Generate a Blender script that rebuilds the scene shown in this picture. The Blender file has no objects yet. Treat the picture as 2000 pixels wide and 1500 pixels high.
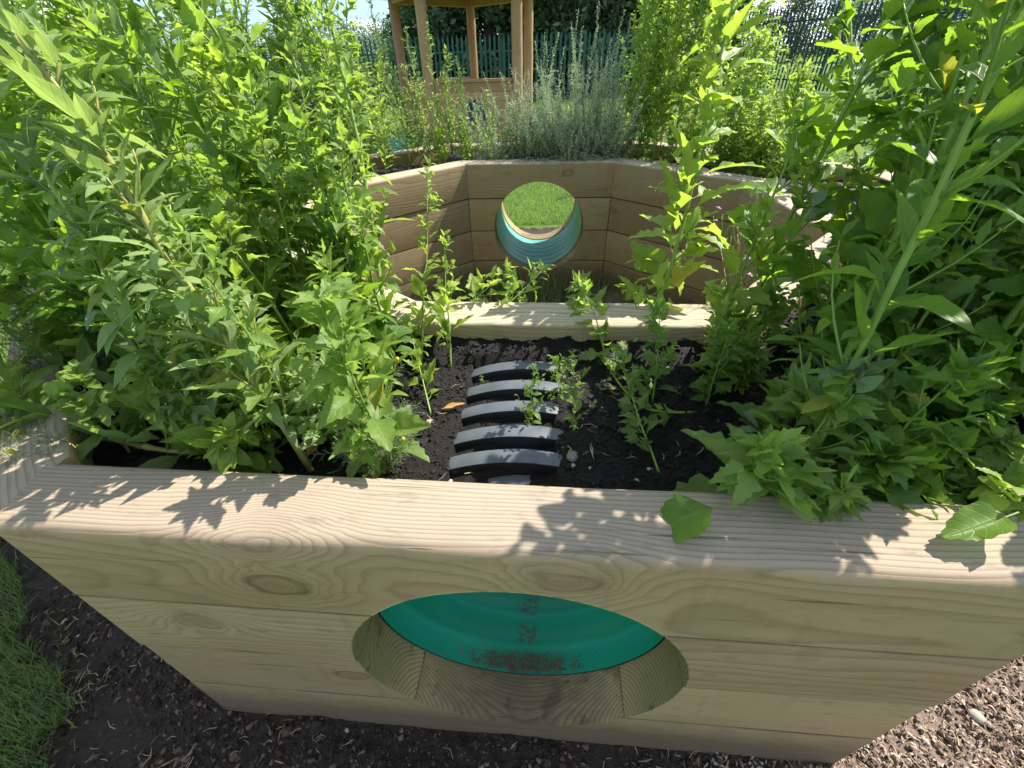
import bpy, bmesh, math, random
import numpy as np
from mathutils import Vector, Matrix

SC = bpy.context.scene
COL = SC.collection
rad = math.radians

# ------------------------------------------------------------------ camera
CAM_Z = 1.309
FPX, PITCH, ROLL = 839.6, 37.39, -1.62            # focal length in pixels of a 2000 px wide picture
_t, _r = rad(PITCH), rad(ROLL)
F = np.array([0, math.cos(_t), -math.sin(_t)]); _R = np.array([1.0, 0, 0]); _U = np.cross(_R, F)
R = _R * math.cos(_r) + _U * math.sin(_r)
U = _U * math.cos(_r) - _R * math.sin(_r)
cd = bpy.data.cameras.new('camera'); cam = bpy.data.objects.new('camera', cd); COL.objects.link(cam)
cd.sensor_width = 36; cd.lens = FPX / 2000 * 36; cd.clip_start = 0.02; cd.clip_end = 2000
M = Matrix(((R[0], U[0], -F[0], 0), (R[1], U[1], -F[1], 0), (R[2], U[2], -F[2], CAM_Z), (0, 0, 0, 1)))
cam.matrix_world = M
SC.camera = cam

# ------------------------------------------------------------------ sky, sun, exposure
SUN_EL = 47.0
SUN_D = np.array([0.85, 0.53]); SUN_D /= np.hypot(*SUN_D)
w = bpy.data.worlds.new("World"); SC.world = w; w.use_nodes = True
nt = w.node_tree; nt.nodes.clear()
out = nt.nodes.new('ShaderNodeOutputWorld'); bg = nt.nodes.new('ShaderNodeBackground')
sky = nt.nodes.new('ShaderNodeTexSky'); sky.sky_type = 'NISHITA'; sky.sun_disc = False
sky.sun_elevation = rad(SUN_EL); sky.sun_rotation = math.atan2(SUN_D[0], SUN_D[1])
sky.air_density = 1.0; sky.dust_density = 0.25; sky.ozone_density = 2.5
tc = nt.nodes.new('ShaderNodeTexCoord')
mp = nt.nodes.new('ShaderNodeMapping'); mp.inputs['Scale'].default_value = (1.6, 1.6, 5.0)
nz = nt.nodes.new('ShaderNodeTexNoise'); nz.inputs['Scale'].default_value = 2.2; nz.inputs['Detail'].default_value = 8
nz.inputs['Roughness'].default_value = 0.6
rp = nt.nodes.new('ShaderNodeValToRGB'); rp.color_ramp.elements[0].position = 0.54; rp.color_ramp.elements[1].position = 0.64
mx = nt.nodes.new('ShaderNodeMix'); mx.data_type = 'RGBA'; mx.inputs[7].default_value = (9.5, 9.8, 10.2, 1)
nt.links.new(tc.outputs['Generated'], mp.inputs[0]); nt.links.new(mp.outputs[0], nz.inputs['Vector'])
nt.links.new(nz.outputs['Fac'], rp.inputs[0]); nt.links.new(rp.outputs[0], mx.inputs[0])
sxy = nt.nodes.new('ShaderNodeSeparateXYZ'); nt.links.new(tc.outputs['Generated'], sxy.inputs[0])
lowr = nt.nodes.new('ShaderNodeValToRGB'); lowr.color_ramp.elements[0].position = 0.0; lowr.color_ramp.elements[0].color = (0.36, 0.50, 0.74, 1)
lowr.color_ramp.elements[1].position = 0.22; lowr.color_ramp.elements[1].color = (1.0, 0.90, 0.74, 1); nt.links.new(sxy.outputs[2], lowr.inputs[0])
mul = nt.nodes.new('ShaderNodeMix'); mul.data_type = 'RGBA'; mul.blend_type = 'MULTIPLY'; mul.inputs[0].default_value = 1
nt.links.new(sky.outputs[0], mul.inputs[6]); nt.links.new(lowr.outputs[0], mul.inputs[7])
nt.links.new(mul.outputs[2], mx.inputs[6]); nt.links.new(mx.outputs[2], bg.inputs[0])
bg.inputs[1].default_value = 0.14
nt.links.new(bg.outputs[0], out.inputs[0])
sl = bpy.data.lights.new('sun', 'SUN'); so = bpy.data.objects.new('sun', sl); COL.objects.link(so)
sl.energy = 4.8; sl.angle = rad(0.5); sl.color = (1.0, 0.95, 0.86)
sv = Vector((SUN_D[0] * math.cos(rad(SUN_EL)), SUN_D[1] * math.cos(rad(SUN_EL)), math.sin(rad(SUN_EL))))
so.rotation_euler = sv.to_track_quat('Z', 'Y').to_euler(); so.location = sv * 30
SC.view_settings.view_transform = 'Standard'; SC.view_settings.look = 'None'
SC.view_settings.exposure = 1.02; SC.view_settings.gamma = 1.0
try:
    SC.cycles.max_bounces = 7; SC.cycles.transmission_bounces = 4; SC.cycles.diffuse_bounces = 4
    SC.cycles.glossy_bounces = 2; SC.cycles.sample_clamp_indirect = 6; SC.cycles.caustics_reflective = False
except Exception: pass

# ------------------------------------------------------------------ helpers
rng = np.random.default_rng(7)
def ray(px, py): return F * FPX + R * (px - 1000) + U * (750 - py)
def onz(px, py, z):
    d = ray(px, py); return np.array([0, 0, CAM_Z]) + d * (z - CAM_Z) / d[2]
def at(px, py, Y):
    d = ray(px, py); return np.array([0, 0, CAM_Z]) + d * Y / d[1]
def proj(p):
    v = np.asarray(p, float) - [0, 0, CAM_Z]; k = v @ F
    if k <= 1e-3: return (-9999, -9999)
    return 1000 + FPX * (v @ R) / k, 750 - FPX * (v @ U) / k

def tag(o, label=None, cat=None, group=None, kind=None):
    if label: o['label'] = label
    if cat: o['category'] = cat
    if group: o['group'] = group
    if kind: o['kind'] = kind
    return o
def empty(name, loc=(0, 0, 0), rz=0):
    o = bpy.data.objects.new(name, None); COL.objects.link(o); o.location = loc
    o.rotation_euler = (0, 0, rz); o.empty_display_size = 0.1; return o
def link(name, me, mat=None, parent=None, loc=None):
    o = bpy.data.objects.new(name, me); COL.objects.link(o)
    if mat and not me.materials: me.materials.append(mat)
    if parent: o.parent = parent
    if loc is not None: o.location = loc
    return o

class Buf:
    """collects vertices, triangles, quads, uv and a per-vertex tint, and becomes ONE mesh"""
    def __init__(s): s.V = []; s.T = []; s.Q = []; s.UV = []; s.C = []; s.n = 0
    def add(s, V, T=None, Q=None, UV=None, C=0.5):
        V = np.asarray(V, float).reshape(-1, 3); m = len(V)
        s.V.append(V)
        s.UV.append(np.asarray(UV, float).reshape(-1, 2) if UV is not None else np.zeros((m, 2)))
        s.C.append(np.full(m, C) if np.isscalar(C) else np.asarray(C, float))
        if T is not None and len(T): s.T.append(np.asarray(T, int) + s.n)
        if Q is not None and len(Q): s.Q.append(np.asarray(Q, int) + s.n)
        s.n += m
    def mesh(s, name, smooth=True, origin=None):
        V = np.concatenate(s.V) if s.V else np.zeros((0, 3))
        if origin is not None: V = V - np.asarray(origin)
        T = np.concatenate(s.T) if s.T else np.zeros((0, 3), int)
        Q = np.concatenate(s.Q) if s.Q else np.zeros((0, 4), int)
        UV = np.concatenate(s.UV); C = np.concatenate(s.C)
        me = bpy.data.meshes.new(name)
        me.vertices.add(len(V)); me.vertices.foreach_set('co', V.astype(np.float32).ravel())
        li = np.concatenate([T.ravel(), Q.ravel()]).astype(np.int32)
        me.loops.add(len(li)); me.loops.foreach_set('vertex_index', li)
        st = np.concatenate([np.arange(len(T)) * 3, len(T) * 3 + np.arange(len(Q)) * 4]).astype(np.int32)
        me.polygons.add(len(st)); me.polygons.foreach_set('loop_start', st)
        me.polygons.foreach_set('use_smooth', np.full(len(st), smooth))
        me.update(calc_edges=True)
        ul = me.uv_layers.new(name='uv'); ul.data.foreach_set('uv', UV[li].astype(np.float32).ravel())
        a = me.attributes.new('tint', 'FLOAT', 'POINT'); a.data.foreach_set('value', C.astype(np.float32))
        return me

def nrm(v):
    v = np.asarray(v, float); l = np.linalg.norm(v); return v / l if l > 1e-9 else v
def tube(buf, pts, rads, seg=6, C=0.5, cap=True):
    pts = np.asarray(pts, float); n = len(pts)
    rads = np.full(n, rads) if np.isscalar(rads) else np.asarray(rads, float)
    tan = np.gradient(pts, axis=0) if n > 2 else np.array([pts[1] - pts[0]] * 2)
    tan /= np.linalg.norm(tan, axis=1, keepdims=True) + 1e-12
    ref = np.array([0, 0, 1.0]) if abs(tan[0][2]) < 0.9 else np.array([1.0, 0, 0])
    a = np.linspace(0, 2 * np.pi, seg, endpoint=False)
    V = []; UV = []
    L = np.concatenate([[0], np.cumsum(np.linalg.norm(np.diff(pts, axis=0), axis=1))])
    for i in range(n):
        s = nrm(np.cross(tan[i], ref)); ref2 = np.cross(s, tan[i]); ref = ref2
        V.append(pts[i] + rads[i] * (np.outer(np.cos(a), s) + np.outer(np.sin(a), ref2)))
        UV.append(np.stack([a / (2 * np.pi), np.full(seg, L[i])], 1))
    V = np.concatenate(V); UV = np.concatenate(UV)
    i, j = np.meshgrid(np.arange(n - 1), np.arange(seg), indexing='ij'); i = i.ravel(); j = j.ravel(); k = (j + 1) % seg
    Q = np.stack([i * seg + j, i * seg + k, (i + 1) * seg + k, (i + 1) * seg + j], 1)
    T = []
    if cap:
        for j in range(1, seg - 1):
            T.append([0, j + 1, j]); b = (n - 1) * seg; T.append([b, b + j, b + j + 1])
    buf.add(V, T, Q, UV, C)
def box(buf, c, s, rz=0, C=0.5, bev=0.0):
    """box centre c, full size s, turned by rz; chamfered when bev > 0"""
    hx, hy, hz = np.array(s) / 2.0
    if bev <= 0:
        V = np.array([[x, y, z] for x in (-hx, hx) for y in (-hy, hy) for z in (-hz, hz)])
        Q = [[0, 1, 3, 2], [4, 6, 7, 5], [0, 4, 5, 1], [2, 3, 7, 6], [0, 2, 6, 4], [1, 5, 7, 3]]; T = None
    else:
        b = min(bev, hx * .9, hy * .9, hz * .9)
        bm = bmesh.new(); bmesh.ops.create_cube(bm, size=1)
        for v in bm.verts: v.co = Vector((v.co.x * 2 * hx, v.co.y * 2 * hy, v.co.z * 2 * hz))
        bmesh.ops.bevel(bm, geom=bm.edges[:], offset=b, segments=2, profile=0.6, affect='EDGES')
        bm.verts.index_update(); V = np.array([v.co[:] for v in bm.verts])
        Q = [[v.index for v in f.verts] for f in bm.faces if len(f.verts) == 4]
        T = []
        for f in bm.faces:
            if len(f.verts) != 4:
                ids = [v.index for v in f.verts]
                for k in range(1, len(ids) - 1): T.append([ids[0], ids[k], ids[k + 1]])
        bm.free()
    cs, sn = math.cos(rz), math.sin(rz)
    V = V @ np.array([[cs, sn, 0], [-sn, cs, 0], [0, 0, 1]]) + np.array(c)
    buf.add(V, T, Q, None, C)

# numpy value noise (for real displacement)
_perm = np.random.default_rng(3).random((256, 256))
def vnoise(x, y):
    xi = np.floor(x).astype(int); yi = np.floor(y).astype(int); fx = x - xi; fy = y - yi
    fx = fx * fx * (3 - 2 * fx); fy = fy * fy * (3 - 2 * fy)
    g = lambda a, b: _perm[a % 256, b % 256]
    return (g(xi, yi) * (1 - fx) + g(xi + 1, yi) * fx) * (1 - fy) + (g(xi, yi + 1) * (1 - fx) + g(xi + 1, yi + 1) * fx) * fy - 0.5
def fbm(x, y, o=4):
    s = 0; a = 1.0
    for k in range(o): s = s + a * vnoise(x * 2 ** k + 17 * k, y * 2 ** k + 31 * k); a *= 0.5
    return s

# ------------------------------------------------------------------ materials
class NB:
    def __init__(s, name):
        s.m = bpy.data.materials.new(name); s.m.use_nodes = True; s.t = s.m.node_tree
        s.b = s.t.nodes['Principled BSDF']; s.o = s.t.nodes['Material Output']
    def n(s, k, **kw):
        nd = s.t.nodes.new(k)
        for a, v in kw.items(): setattr(nd, a, v)
        return nd
    def l(s, a, b): s.t.links.new(a, b)
    def put(s, inp, v):
        if isinstance(v, bpy.types.NodeSocket): s.l(v, inp)
        else: inp.default_value = v
    def math(s, op, a, b=0.0, clamp=False):
        nd = s.n('ShaderNodeMath', operation=op, use_clamp=clamp); s.put(nd.inputs[0], a); s.put(nd.inputs[1], b); return nd.outputs[0]
    def vm(s, op, a, b=(0, 0, 0)):
        nd = s.n('ShaderNodeVectorMath', operation=op); s.put(nd.inputs[0], a)
        if op == 'SCALE': s.put(nd.inputs[3], b)
        else: s.put(nd.inputs[1], b)
        return nd.outputs[1] if op in ('LENGTH', 'DOT_PRODUCT', 'DISTANCE') else nd.outputs[0]
    def mix(s, f, a, b):
        nd = s.n('ShaderNodeMix', data_type='RGBA'); s.put(nd.inputs[0], f)
        for i, v in ((6, a), (7, b)):
            s.put(nd.inputs[i], v if isinstance(v, bpy.types.NodeSocket) else (*v, 1))
        return nd.outputs[2]
    def ramp(s, f, *st):
        nd = s.n('ShaderNodeValToRGB'); e = nd.color_ramp.elements
        while len(e) < len(st): e.new(0.5)
        for q, (p, c) in zip(e, st): q.position = p; q.color = (*c, 1) if len(c) == 3 else c
        s.l(f, nd.inputs[0]); return nd.outputs[0]
    def noise(s, vec, scale, detail=4, rough=0.55, dist=0.0):
        nd = s.n('ShaderNodeTexNoise'); nd.inputs['Scale'].default_value = scale; nd.inputs['Detail'].default_value = detail
        nd.inputs['Roughness'].default_value = rough; nd.inputs['Distortion'].default_value = dist
        if vec is not None: s.l(vec, nd.inputs['Vector'])
        return nd.outputs['Fac']
    def attr(s, name, typ='GEOMETRY'): return s.n('ShaderNodeAttribute', attribute_name=name, attribute_type=typ)
    def bump(s, h, strength=0.3, dist=0.002):
        nd = s.n('ShaderNodeBump'); nd.inputs['Strength'].default_value = strength; nd.inputs['Distance'].default_value = dist
        s.l(h, nd.inputs['Height']); s.l(nd.outputs[0], s.b.inputs['Normal']); return nd.outputs[0]
    def rough(s, v, spec=0.5): s.put(s.b.inputs['Roughness'], v); s.b.inputs['Specular IOR Level'].default_value = spec

def wood_mat(name, early, late, greyed, greytop=0.75, ring=0.0075, algae=0.35, knots=True):
    """solid pine: growth rings round an axis beside the plank, so faces show long grain and cuts show ring ends"""
    m = NB(name); P = m.n('ShaderNodeTexCoord').outputs['Object']
    g = m.attr('grain', 'OBJECT').outputs['Vector']; sx = m.n('ShaderNodeSeparateXYZ'); m.l(g, sx.inputs[0])
    cyv, czv, seed = sx.outputs
    ofs = m.n('ShaderNodeCombineXYZ'); m.l(seed, ofs.inputs[0]); m.l(seed, ofs.inputs[1])
    S = m.vm('ADD', P, ofs.outputs[0])
    n1 = m.noise(m.vm('MULTIPLY', S, (0.9, 3.0, 3.0)), 1.0, 2, 0.5)
    n2 = m.noise(m.vm('MULTIPLY', S, (2.2, 24, 24)), 1.0, 3, 0.6)
    p = m.n('ShaderNodeSeparateXYZ'); m.l(P, p.inputs[0]); x, y, z = p.outputs
    dy = m.math('SUBTRACT', y, cyv); dz = m.math('SUBTRACT', z, czv)
    r = m.math('SQRT', m.math('ADD', m.math('MULTIPLY', dy, dy), m.math('MULTIPLY', dz, dz)))
    r = m.math('ADD', r, m.math('MULTIPLY', m.math('SUBTRACT', n1, 0.5), 0.11))
    r = m.math('ADD', r, m.math('MULTIPLY', m.math('SUBTRACT', n2, 0.5), 0.004))
    kn = None; kcore = None; kd = None
    nk = m.noise(m.vm('MULTIPLY', S, (14, 22, 22)), 1.0, 2, 0.5)
    if knots:
        for k in ('knot_a', 'knot_b', 'knot_c'):
            kv = m.attr(k, 'OBJECT').outputs['Vector']
            d = m.vm('LENGTH', m.vm('MULTIPLY', m.vm('SUBTRACT', P, kv), (0.55, 0.8, 1.0)))
            d = m.math('MULTIPLY', d, m.math('ADD', 0.7, m.attr('knot_size', 'OBJECT').outputs['Fac']))
            d = m.math('ADD', d, m.math('MULTIPLY', m.math('SUBTRACT', n2, 0.5), 0.022))
            d = m.math('ADD', d, m.math('MULTIPLY', m.math('SUBTRACT', nk, 0.5), 0.030))
            e = m.math('POWER', 2.718, m.math('MULTIPLY', m.math('MULTIPLY', d, d), -420.0))
            r = m.math('ADD', r, m.math('MULTIPLY', e, 0.045))
            core = m.ramp(d, (0.012, (1, 1, 1)), (0.026, (0, 0, 0)))
            rim = m.ramp(d, (0.017, (0, 0, 0)), (0.0235, (1, 1, 1)), (0.030, (0, 0, 0)))
            kcore = core if kcore is None else m.math('MAXIMUM', kcore, core)
            kn = rim if kn is None else m.math('MAXIMUM', kn, rim)
            kd = d if kd is None else m.math('MINIMUM', kd, d)
    fr = m.math('FRACT', m.math('DIVIDE', r, ring))
    line = m.ramp(fr, (0.0, (0.10,) * 3), (0.12, (0, 0, 0)), (0.55, (0.22,) * 3), (0.90, (1, 1, 1)), (1.0, (0.2,) * 3))
    fib = m.noise(m.vm('MULTIPLY', S, (6, 260, 260)), 1.0, 3, 0.7)
    blot = m.noise(m.vm('MULTIPLY', S, (1.6, 6, 6)), 1.3, 5, 0.6)
    base = m.mix(m.math('MULTIPLY', line, 0.50), early, late)
    base = m.mix(m.ramp(blot, (0.35, (0, 0, 0)), (0.75, (0.55,) * 3)), base, tuple(c * 0.62 for c in early))
    if knots:
        kr = m.ramp(m.math('FRACT', m.math('DIVIDE', kd, 0.0052)), (0.3, (0, 0, 0)), (0.9, (1, 1, 1)))
        base = m.mix(m.math('MULTIPLY', kcore, 0.7), base, m.mix(m.math('MULTIPLY', kr, 0.6), (0.37, 0.25, 0.13), (0.17, 0.09, 0.045)))
        base = m.mix(m.math('MULTIPLY', kn, m.ramp(blot, (0.35, (0.2,) * 3), (0.6, (0.9,) * 3))), base, (0.09, 0.055, 0.03))
        halo = m.math('POWER', 2.718, m.math('MULTIPLY', m.math('MULTIPLY', kd, kd), -900.0))
        base = m.mix(m.math('MULTIPLY', halo, 0.35), base, (0.30, 0.19, 0.09))
    oi = m.n('ShaderNodeObjectInfo'); hs = m.n('ShaderNodeHueSaturation'); m.l(base, hs.inputs['Color'])
    m.l(m.math('ADD', 0.80, m.math('MULTIPLY', oi.outputs['Random'], 0.32)), hs.inputs['Value']); m.l(m.math('ADD', 0.488, m.math('MULTIPLY', oi.outputs['Random'], 0.016)), hs.inputs['Hue'])
    m.l(m.math('ADD', 0.85, m.math('MULTIPLY', blot, 0.3)), hs.inputs['Saturation']); base = hs.outputs[0]
    sw = m.noise(m.vm('MULTIPLY', S, (30, 3, 3)), 1.0, 3, 0.5)     # faint cross saw marks
    base = m.mix(m.ramp(sw, (0.60, (0, 0, 0)), (0.72, (0.22,) * 3)), base, (0.16, 0.12, 0.06))
    # silvered by rain and sun on the faces that look up
    gn = m.n('ShaderNodeNewGeometry'); nz_ = m.n('ShaderNodeSeparateXYZ'); m.l(gn.outputs['True Normal'], nz_.inputs[0])
    up = m.math('MULTIPLY', m.ramp(nz_.outputs[2], (0.45, (0, 0, 0)), (0.97, (greytop,) * 3)), m.attr('weathered', 'OBJECT').outputs['Fac'])
    gl = m.mix(m.math('MULTIPLY', line, 0.75), greyed, tuple(c * 0.5 for c in greyed))
    base = m.mix(m.math('MULTIPLY', up, m.math('ADD', 0.65, m.math('MULTIPLY', blot, 0.5))), base, gl)
    al = m.noise(m.vm('MULTIPLY', S, (2.5, 4, 4)), 2.0, 6, 0.65)
    base = m.mix(m.ramp(al, (0.52, (0, 0, 0)), (0.75, (algae,) * 3)), base, (0.17, 0.17, 0.06))
    st = m.noise(m.vm('MULTIPLY', S, (5, 14, 14)), 3.0, 5, 0.7)
    base = m.mix(m.ramp(st, (0.56, (0, 0, 0)), (0.76, (0.6,) * 3)), base, (0.12, 0.09, 0.06))
    base = m.mix(m.math('MULTIPLY', fib, 0.28), base, tuple(c * 0.45 for c in early))
    # damp mossy end grain inside the round cut
    if knots:
        hv = m.n('ShaderNodeSeparateXYZ'); m.l(m.attr('hole', 'OBJECT').outputs['Vector'], hv.inputs[0])
        hx = m.math('SUBTRACT', x, hv.outputs[0]); hz = m.math('SUBTRACT', z, hv.outputs[1])
        hd = m.math('SUBTRACT', m.math('SQRT', m.math('ADD', m.math('MULTIPLY', hx, hx), m.math('MULTIPLY', hz, hz))), hv.outputs[2])
        inh = m.math('MULTIPLY', m.math('LESS_THAN', hd, 0.002), m.math('GREATER_THAN', hv.outputs[2], 0.1))
        endc = m.mix(m.math('MULTIPLY', line, 0.8), (0.58, 0.42, 0.22), (0.22, 0.14, 0.06))
        endc = m.mix(m.ramp(al, (0.44, (0, 0, 0)), (0.72, (0.45,) * 3)), endc, (0.24, 0.20, 0.08))
        endc = m.mix(m.ramp(m.math('ABSOLUTE', hx), (0.20, (0, 0, 0)), (0.31, (0.6,) * 3)), endc, (0.09, 0.10, 0.03))
        endc = m.mix(m.ramp(m.noise(P, 14, 4), (0.58, (0, 0, 0)), (0.68, (0.6,) * 3)), endc, (0.05, 0.03, 0.02))
        base = m.mix(inh, base, endc)
    # dark lines along the joints and mud splashed on the bottom course
    if knots:
        az_ = m.math('ABSOLUTE', z); wt = m.attr('weathered', 'OBJECT').outputs['Fac']
        jn = m.math('MULTIPLY', m.ramp(m.math('ADD', az_, m.math('MULTIPLY', n2, 0.003)), (0.0972, (0, 0, 0)), (0.0995, (1, 1, 1))), m.math('SUBTRACT', 1.0, m.math('MULTIPLY', wt, m.math('GREATER_THAN', z, 0.0))))
        base = m.mix(m.math('MULTIPLY', jn, m.math('SUBTRACT', 0.93, m.math('MULTIPLY', inh, 0.88))), base, (0.030, 0.022, 0.014))
        md = m.math('MULTIPLY', m.attr('mud', 'OBJECT').outputs['Fac'], m.ramp(m.math('ADD', z, m.math('MULTIPLY', m.math('SUBTRACT', st, 0.5), 0.16)), (0.0, (0.75,) * 3), (0.10, (0.12,) * 3)))
        base = m.mix(md, base, (0.12, 0.09, 0.06))
    # checks (fine drying cracks)
    ck = m.noise(m.vm('MULTIPLY', S, (3.0, 120, 120)), 1.0, 2, 0.5)
    ckm = m.ramp(ck, (0.25, (1, 1, 1)), (0.31, (0, 0, 0)))
    base = m.mix(m.math('MULTIPLY', ckm, 0.6), base, (0.06, 0.045, 0.03))
    m.l(base, m.b.inputs['Base Color']); m.rough(0.78, 0.25)
    h = m.math('ADD', m.math('MULTIPLY', line, -0.6), m.math('ADD', m.math('MULTIPLY', fib, 0.8), m.math('MULTIPLY', ckm, -1.2)))
    m.bump(h, 0.45, 0.0012)
    return m.m

W_BED = wood_mat('pressure treated pine', (0.52, 0.36, 0.20), (0.25, 0.15, 0.07), (0.41, 0.35, 0.28), 0.9, 0.0075, 0.22)
W_IN = wood_mat('pressure treated pine inner', (0.46, 0.36, 0.195), (0.20, 0.14, 0.07), (0.58, 0.50, 0.40), 0.85, 0.008, 0.3)
W_GAZ = wood_mat('gazebo timber', (0.50, 0.32, 0.17), (0.33, 0.18, 0.08), (0.50, 0.38, 0.26), 0.4, 0.012, 0.1, False)

def leaf_mat(name, dark, light, trans, yellow=(0.36, 0.36, 0.07), under=(0.20, 0.27, 0.13), glossy=0.46, tfac=0.5, spec=0.4):
    m = NB(name); tint = m.attr('tint').outputs['Fac']
    uv = m.n('ShaderNodeUVMap'); uv.uv_map = 'uv'; s = m.n('ShaderNodeSeparateXYZ'); m.l(uv.outputs[0], s.inputs[0])
    u, v = s.outputs[0], s.outputs[1]
    au = m.math('ABSOLUTE', u)
    mid = m.ramp(au, (0.0, (1, 1, 1)), (0.07, (0, 0, 0)))
    vn = m.math('FRACT', m.math('MULTIPLY', m.math('SUBTRACT', v, m.math('MULTIPLY', au, 0.30)), 6.0))
    vein = m.ramp(vn, (0.0, (1, 1, 1)), (0.10, (0, 0, 0)), (0.90, (0, 0, 0)), (1.0, (1, 1, 1)))
    vv = m.math('MAXIMUM', mid, m.math('MULTIPLY', vein, 0.6))
    P = m.n('ShaderNodeTexCoord').outputs['Object']
    nb = m.noise(P, 38, 3, 0.6); n3 = m.noise(P, 9, 3, 0.6)
    body = m.ramp(tint, (0.0, dark), (0.8, light), (0.93, light), (0.97, yellow))
    body = m.mix(m.math('MULTIPLY', nb, 0.55), body, tuple(c * 0.55 for c in dark))
    body = m.mix(m.math('MULTIPLY', vv, 0.35), body, tuple(min(1, c * 1.7 + 0.03) for c in light))
    body = m.mix(m.ramp(n3, (0.66, (0, 0, 0)), (0.75, (0.5,) * 3)), body, (0.22, 0.25, 0.06))
    gn = m.n('ShaderNodeNewGeometry')
    col = m.mix(m.math('MULTIPLY', gn.outputs['Backfacing'], 0.65), body, under)
    m.l(col, m.b.inputs['Base Color']); m.rough(glossy, spec)
    nrm_ = m.bump(m.math('ADD', m.math('MULTIPLY', vv, -1.0), m.math('MULTIPLY', nb, 1.2)), 0.5, 0.0012)
    tr = m.n('ShaderNodeBsdfTranslucent')
    tcol = m.ramp(tint, (0.0, tuple(c * 0.7 for c in trans)), (0.93, trans), (0.97, (0.70, 0.68, 0.06)))
    tcol = m.mix(m.math('MULTIPLY', vv, 0.35), tcol, tuple(c * 0.5 for c in trans))
    tcol = m.mix(m.math('MULTIPLY', nb, 0.4), tcol, tuple(c * 0.45 for c in trans))
    m.l(tcol, tr.inputs[0]); m.l(nrm_, tr.inputs['Normal'])
    ms = m.n('ShaderNodeMixShader'); ms.inputs[0].default_value = tfac
    m.l(m.b.outputs[0], ms.inputs[1]); m.l(tr.outputs[0], ms.inputs[2]); m.l(ms.outputs[0], m.o.inputs[0])
    return m.m
L_FAT = leaf_mat('fat hen leaf', (0.10, 0.20, 0.025), (0.27, 0.38, 0.10), (0.52, 0.76, 0.09), under=(.27, .36, .18))
L_PALE = leaf_mat('pale mealy leaf', (0.22, 0.34, 0.11), (0.36, 0.48, 0.20), (0.50, 0.68, 0.14), under=(.38, .46, .26), glossy=0.6)
L_BROAD = leaf_mat('broad toothed leaf', (0.075, 0.17, 0.03), (0.18, 0.31, 0.06), (0.46, 0.74, 0.04), under=(0.20, 0.29, 0.13))
L_GREY = leaf_mat('mealy grey green leaf', (0.15, 0.24, 0.12), (0.26, 0.36, 0.20), (0.28, 0.42, 0.12), glossy=0.6)
L_FEATH = leaf_mat('feathery leaf', (0.12, 0.22, 0.07), (0.24, 0.36, 0.13), (0.25, 0.42, 0.10), glossy=0.6, tfac=0.3)
L_SILV = leaf_mat('silver leaf', (0.38, 0.48, 0.34), (0.60, 0.68, 0.50), (0.55, 0.66, 0.36), under=(.36, .45, .30), glossy=0.7, tfac=0.4)
L_LIME = leaf_mat('lime leaf', (0.17, 0.28, 0.03), (0.33, 0.45, 0.10), (0.64, 0.88, 0.09))
L_TREE = leaf_mat('tree leaf', (0.030, 0.060, 0.022), (0.060, 0.10, 0.035), (0.08, 0.15, 0.03), tfac=0.25, glossy=0.6)
L_TREEB = leaf_mat('bright tree leaf', (0.06, 0.12, 0.03), (0.12, 0.20, 0.05), (0.15, 0.28, 0.04), tfac=0.3, glossy=0.6)
L_GRASS = leaf_mat('grass blade', (0.10, 0.20, 0.03), (0.20, 0.34, 0.06), (0.32, 0.55, 0.07), yellow=(0.42, 0.36, 0.16), tfac=0.4, glossy=0.55)

def stem_mat(name, a, b, trans=0.15):
    m = NB(name); t = m.attr('tint').outputs['Fac']; P = m.n('ShaderNodeTexCoord').outputs['Object']
    uv = m.n('ShaderNodeUVMap'); uv.uv_map = 'uv'; s = m.n('ShaderNodeSeparateXYZ'); m.l(uv.outputs[0], s.inputs[0])
    st = m.math('FRACT', m.math('MULTIPLY', s.outputs[0], 5.0))
    c = m.mix(t, a, b); c = m.mix(m.ramp(st, (0.3, (0, 0, 0)), (0.5, (0.45,) * 3), (0.7, (0, 0, 0))), c, tuple(x * 0.55 for x in a))
    c = m.mix(m.math('MULTIPLY', m.noise(P, 60, 3), 0.4), c, tuple(x * 0.6 for x in b))
    m.l(c, m.b.inputs['Base Color']); m.rough(0.45, 0.4)
    m.b.inputs['Subsurface Weight'].default_value = 0.0
    return m.m
S_GREEN = stem_mat('green stem', (0.16, 0.28, 0.05), (0.28, 0.40, 0.08))
S_YEL = stem_mat('yellow green stem', (0.30, 0.33, 0.09), (0.45, 0.40, 0.14))
S_RED = stem_mat('red brown stem', (0.22, 0.07, 0.04), (0.30, 0.12, 0.06))

def simple_mat(name, col, rough=0.6, spec=0.4, var=0.25, scale=30, bump=0.2, dark=None, metal=0, trans=0):
    m = NB(name); P = m.n('ShaderNodeTexCoord').outputs['Object']
    f = m.noise(P, scale, 5, 0.6)
    c = m.mix(m.math('MULTIPLY', m.ramp(f, (0.3, (0, 0, 0)), (0.75, (1, 1, 1))), var), col, dark or tuple(x * 0.4 for x in col))
    m.l(c, m.b.inputs['Base Color']); m.rough(rough, spec); m.b.inputs['Metallic'].default_value = metal
    if bump: m.bump(f, bump, 0.002)
    return m.m
SEED = simple_mat('seed cluster', (0.26, 0.34, 0.14), 0.8, 0.2, 0.5, 200, 0.6)
CONE = simple_mat('yellow flower cone', (0.60, 0.52, 0.03), 0.6, 0.3, 0.4, 700, 0.8, (0.35, 0.36, 0.03))
PETAL = simple_mat('pink petal', (0.55, 0.33, 0.52), 0.6, 0.3, 0.2, 50)
DRY = simple_mat('dry straw', (0.42, 0.33, 0.20), 0.85, 0.2, 0.6, 40, 0.2, (0.16, 0.10, 0.06))
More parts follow.
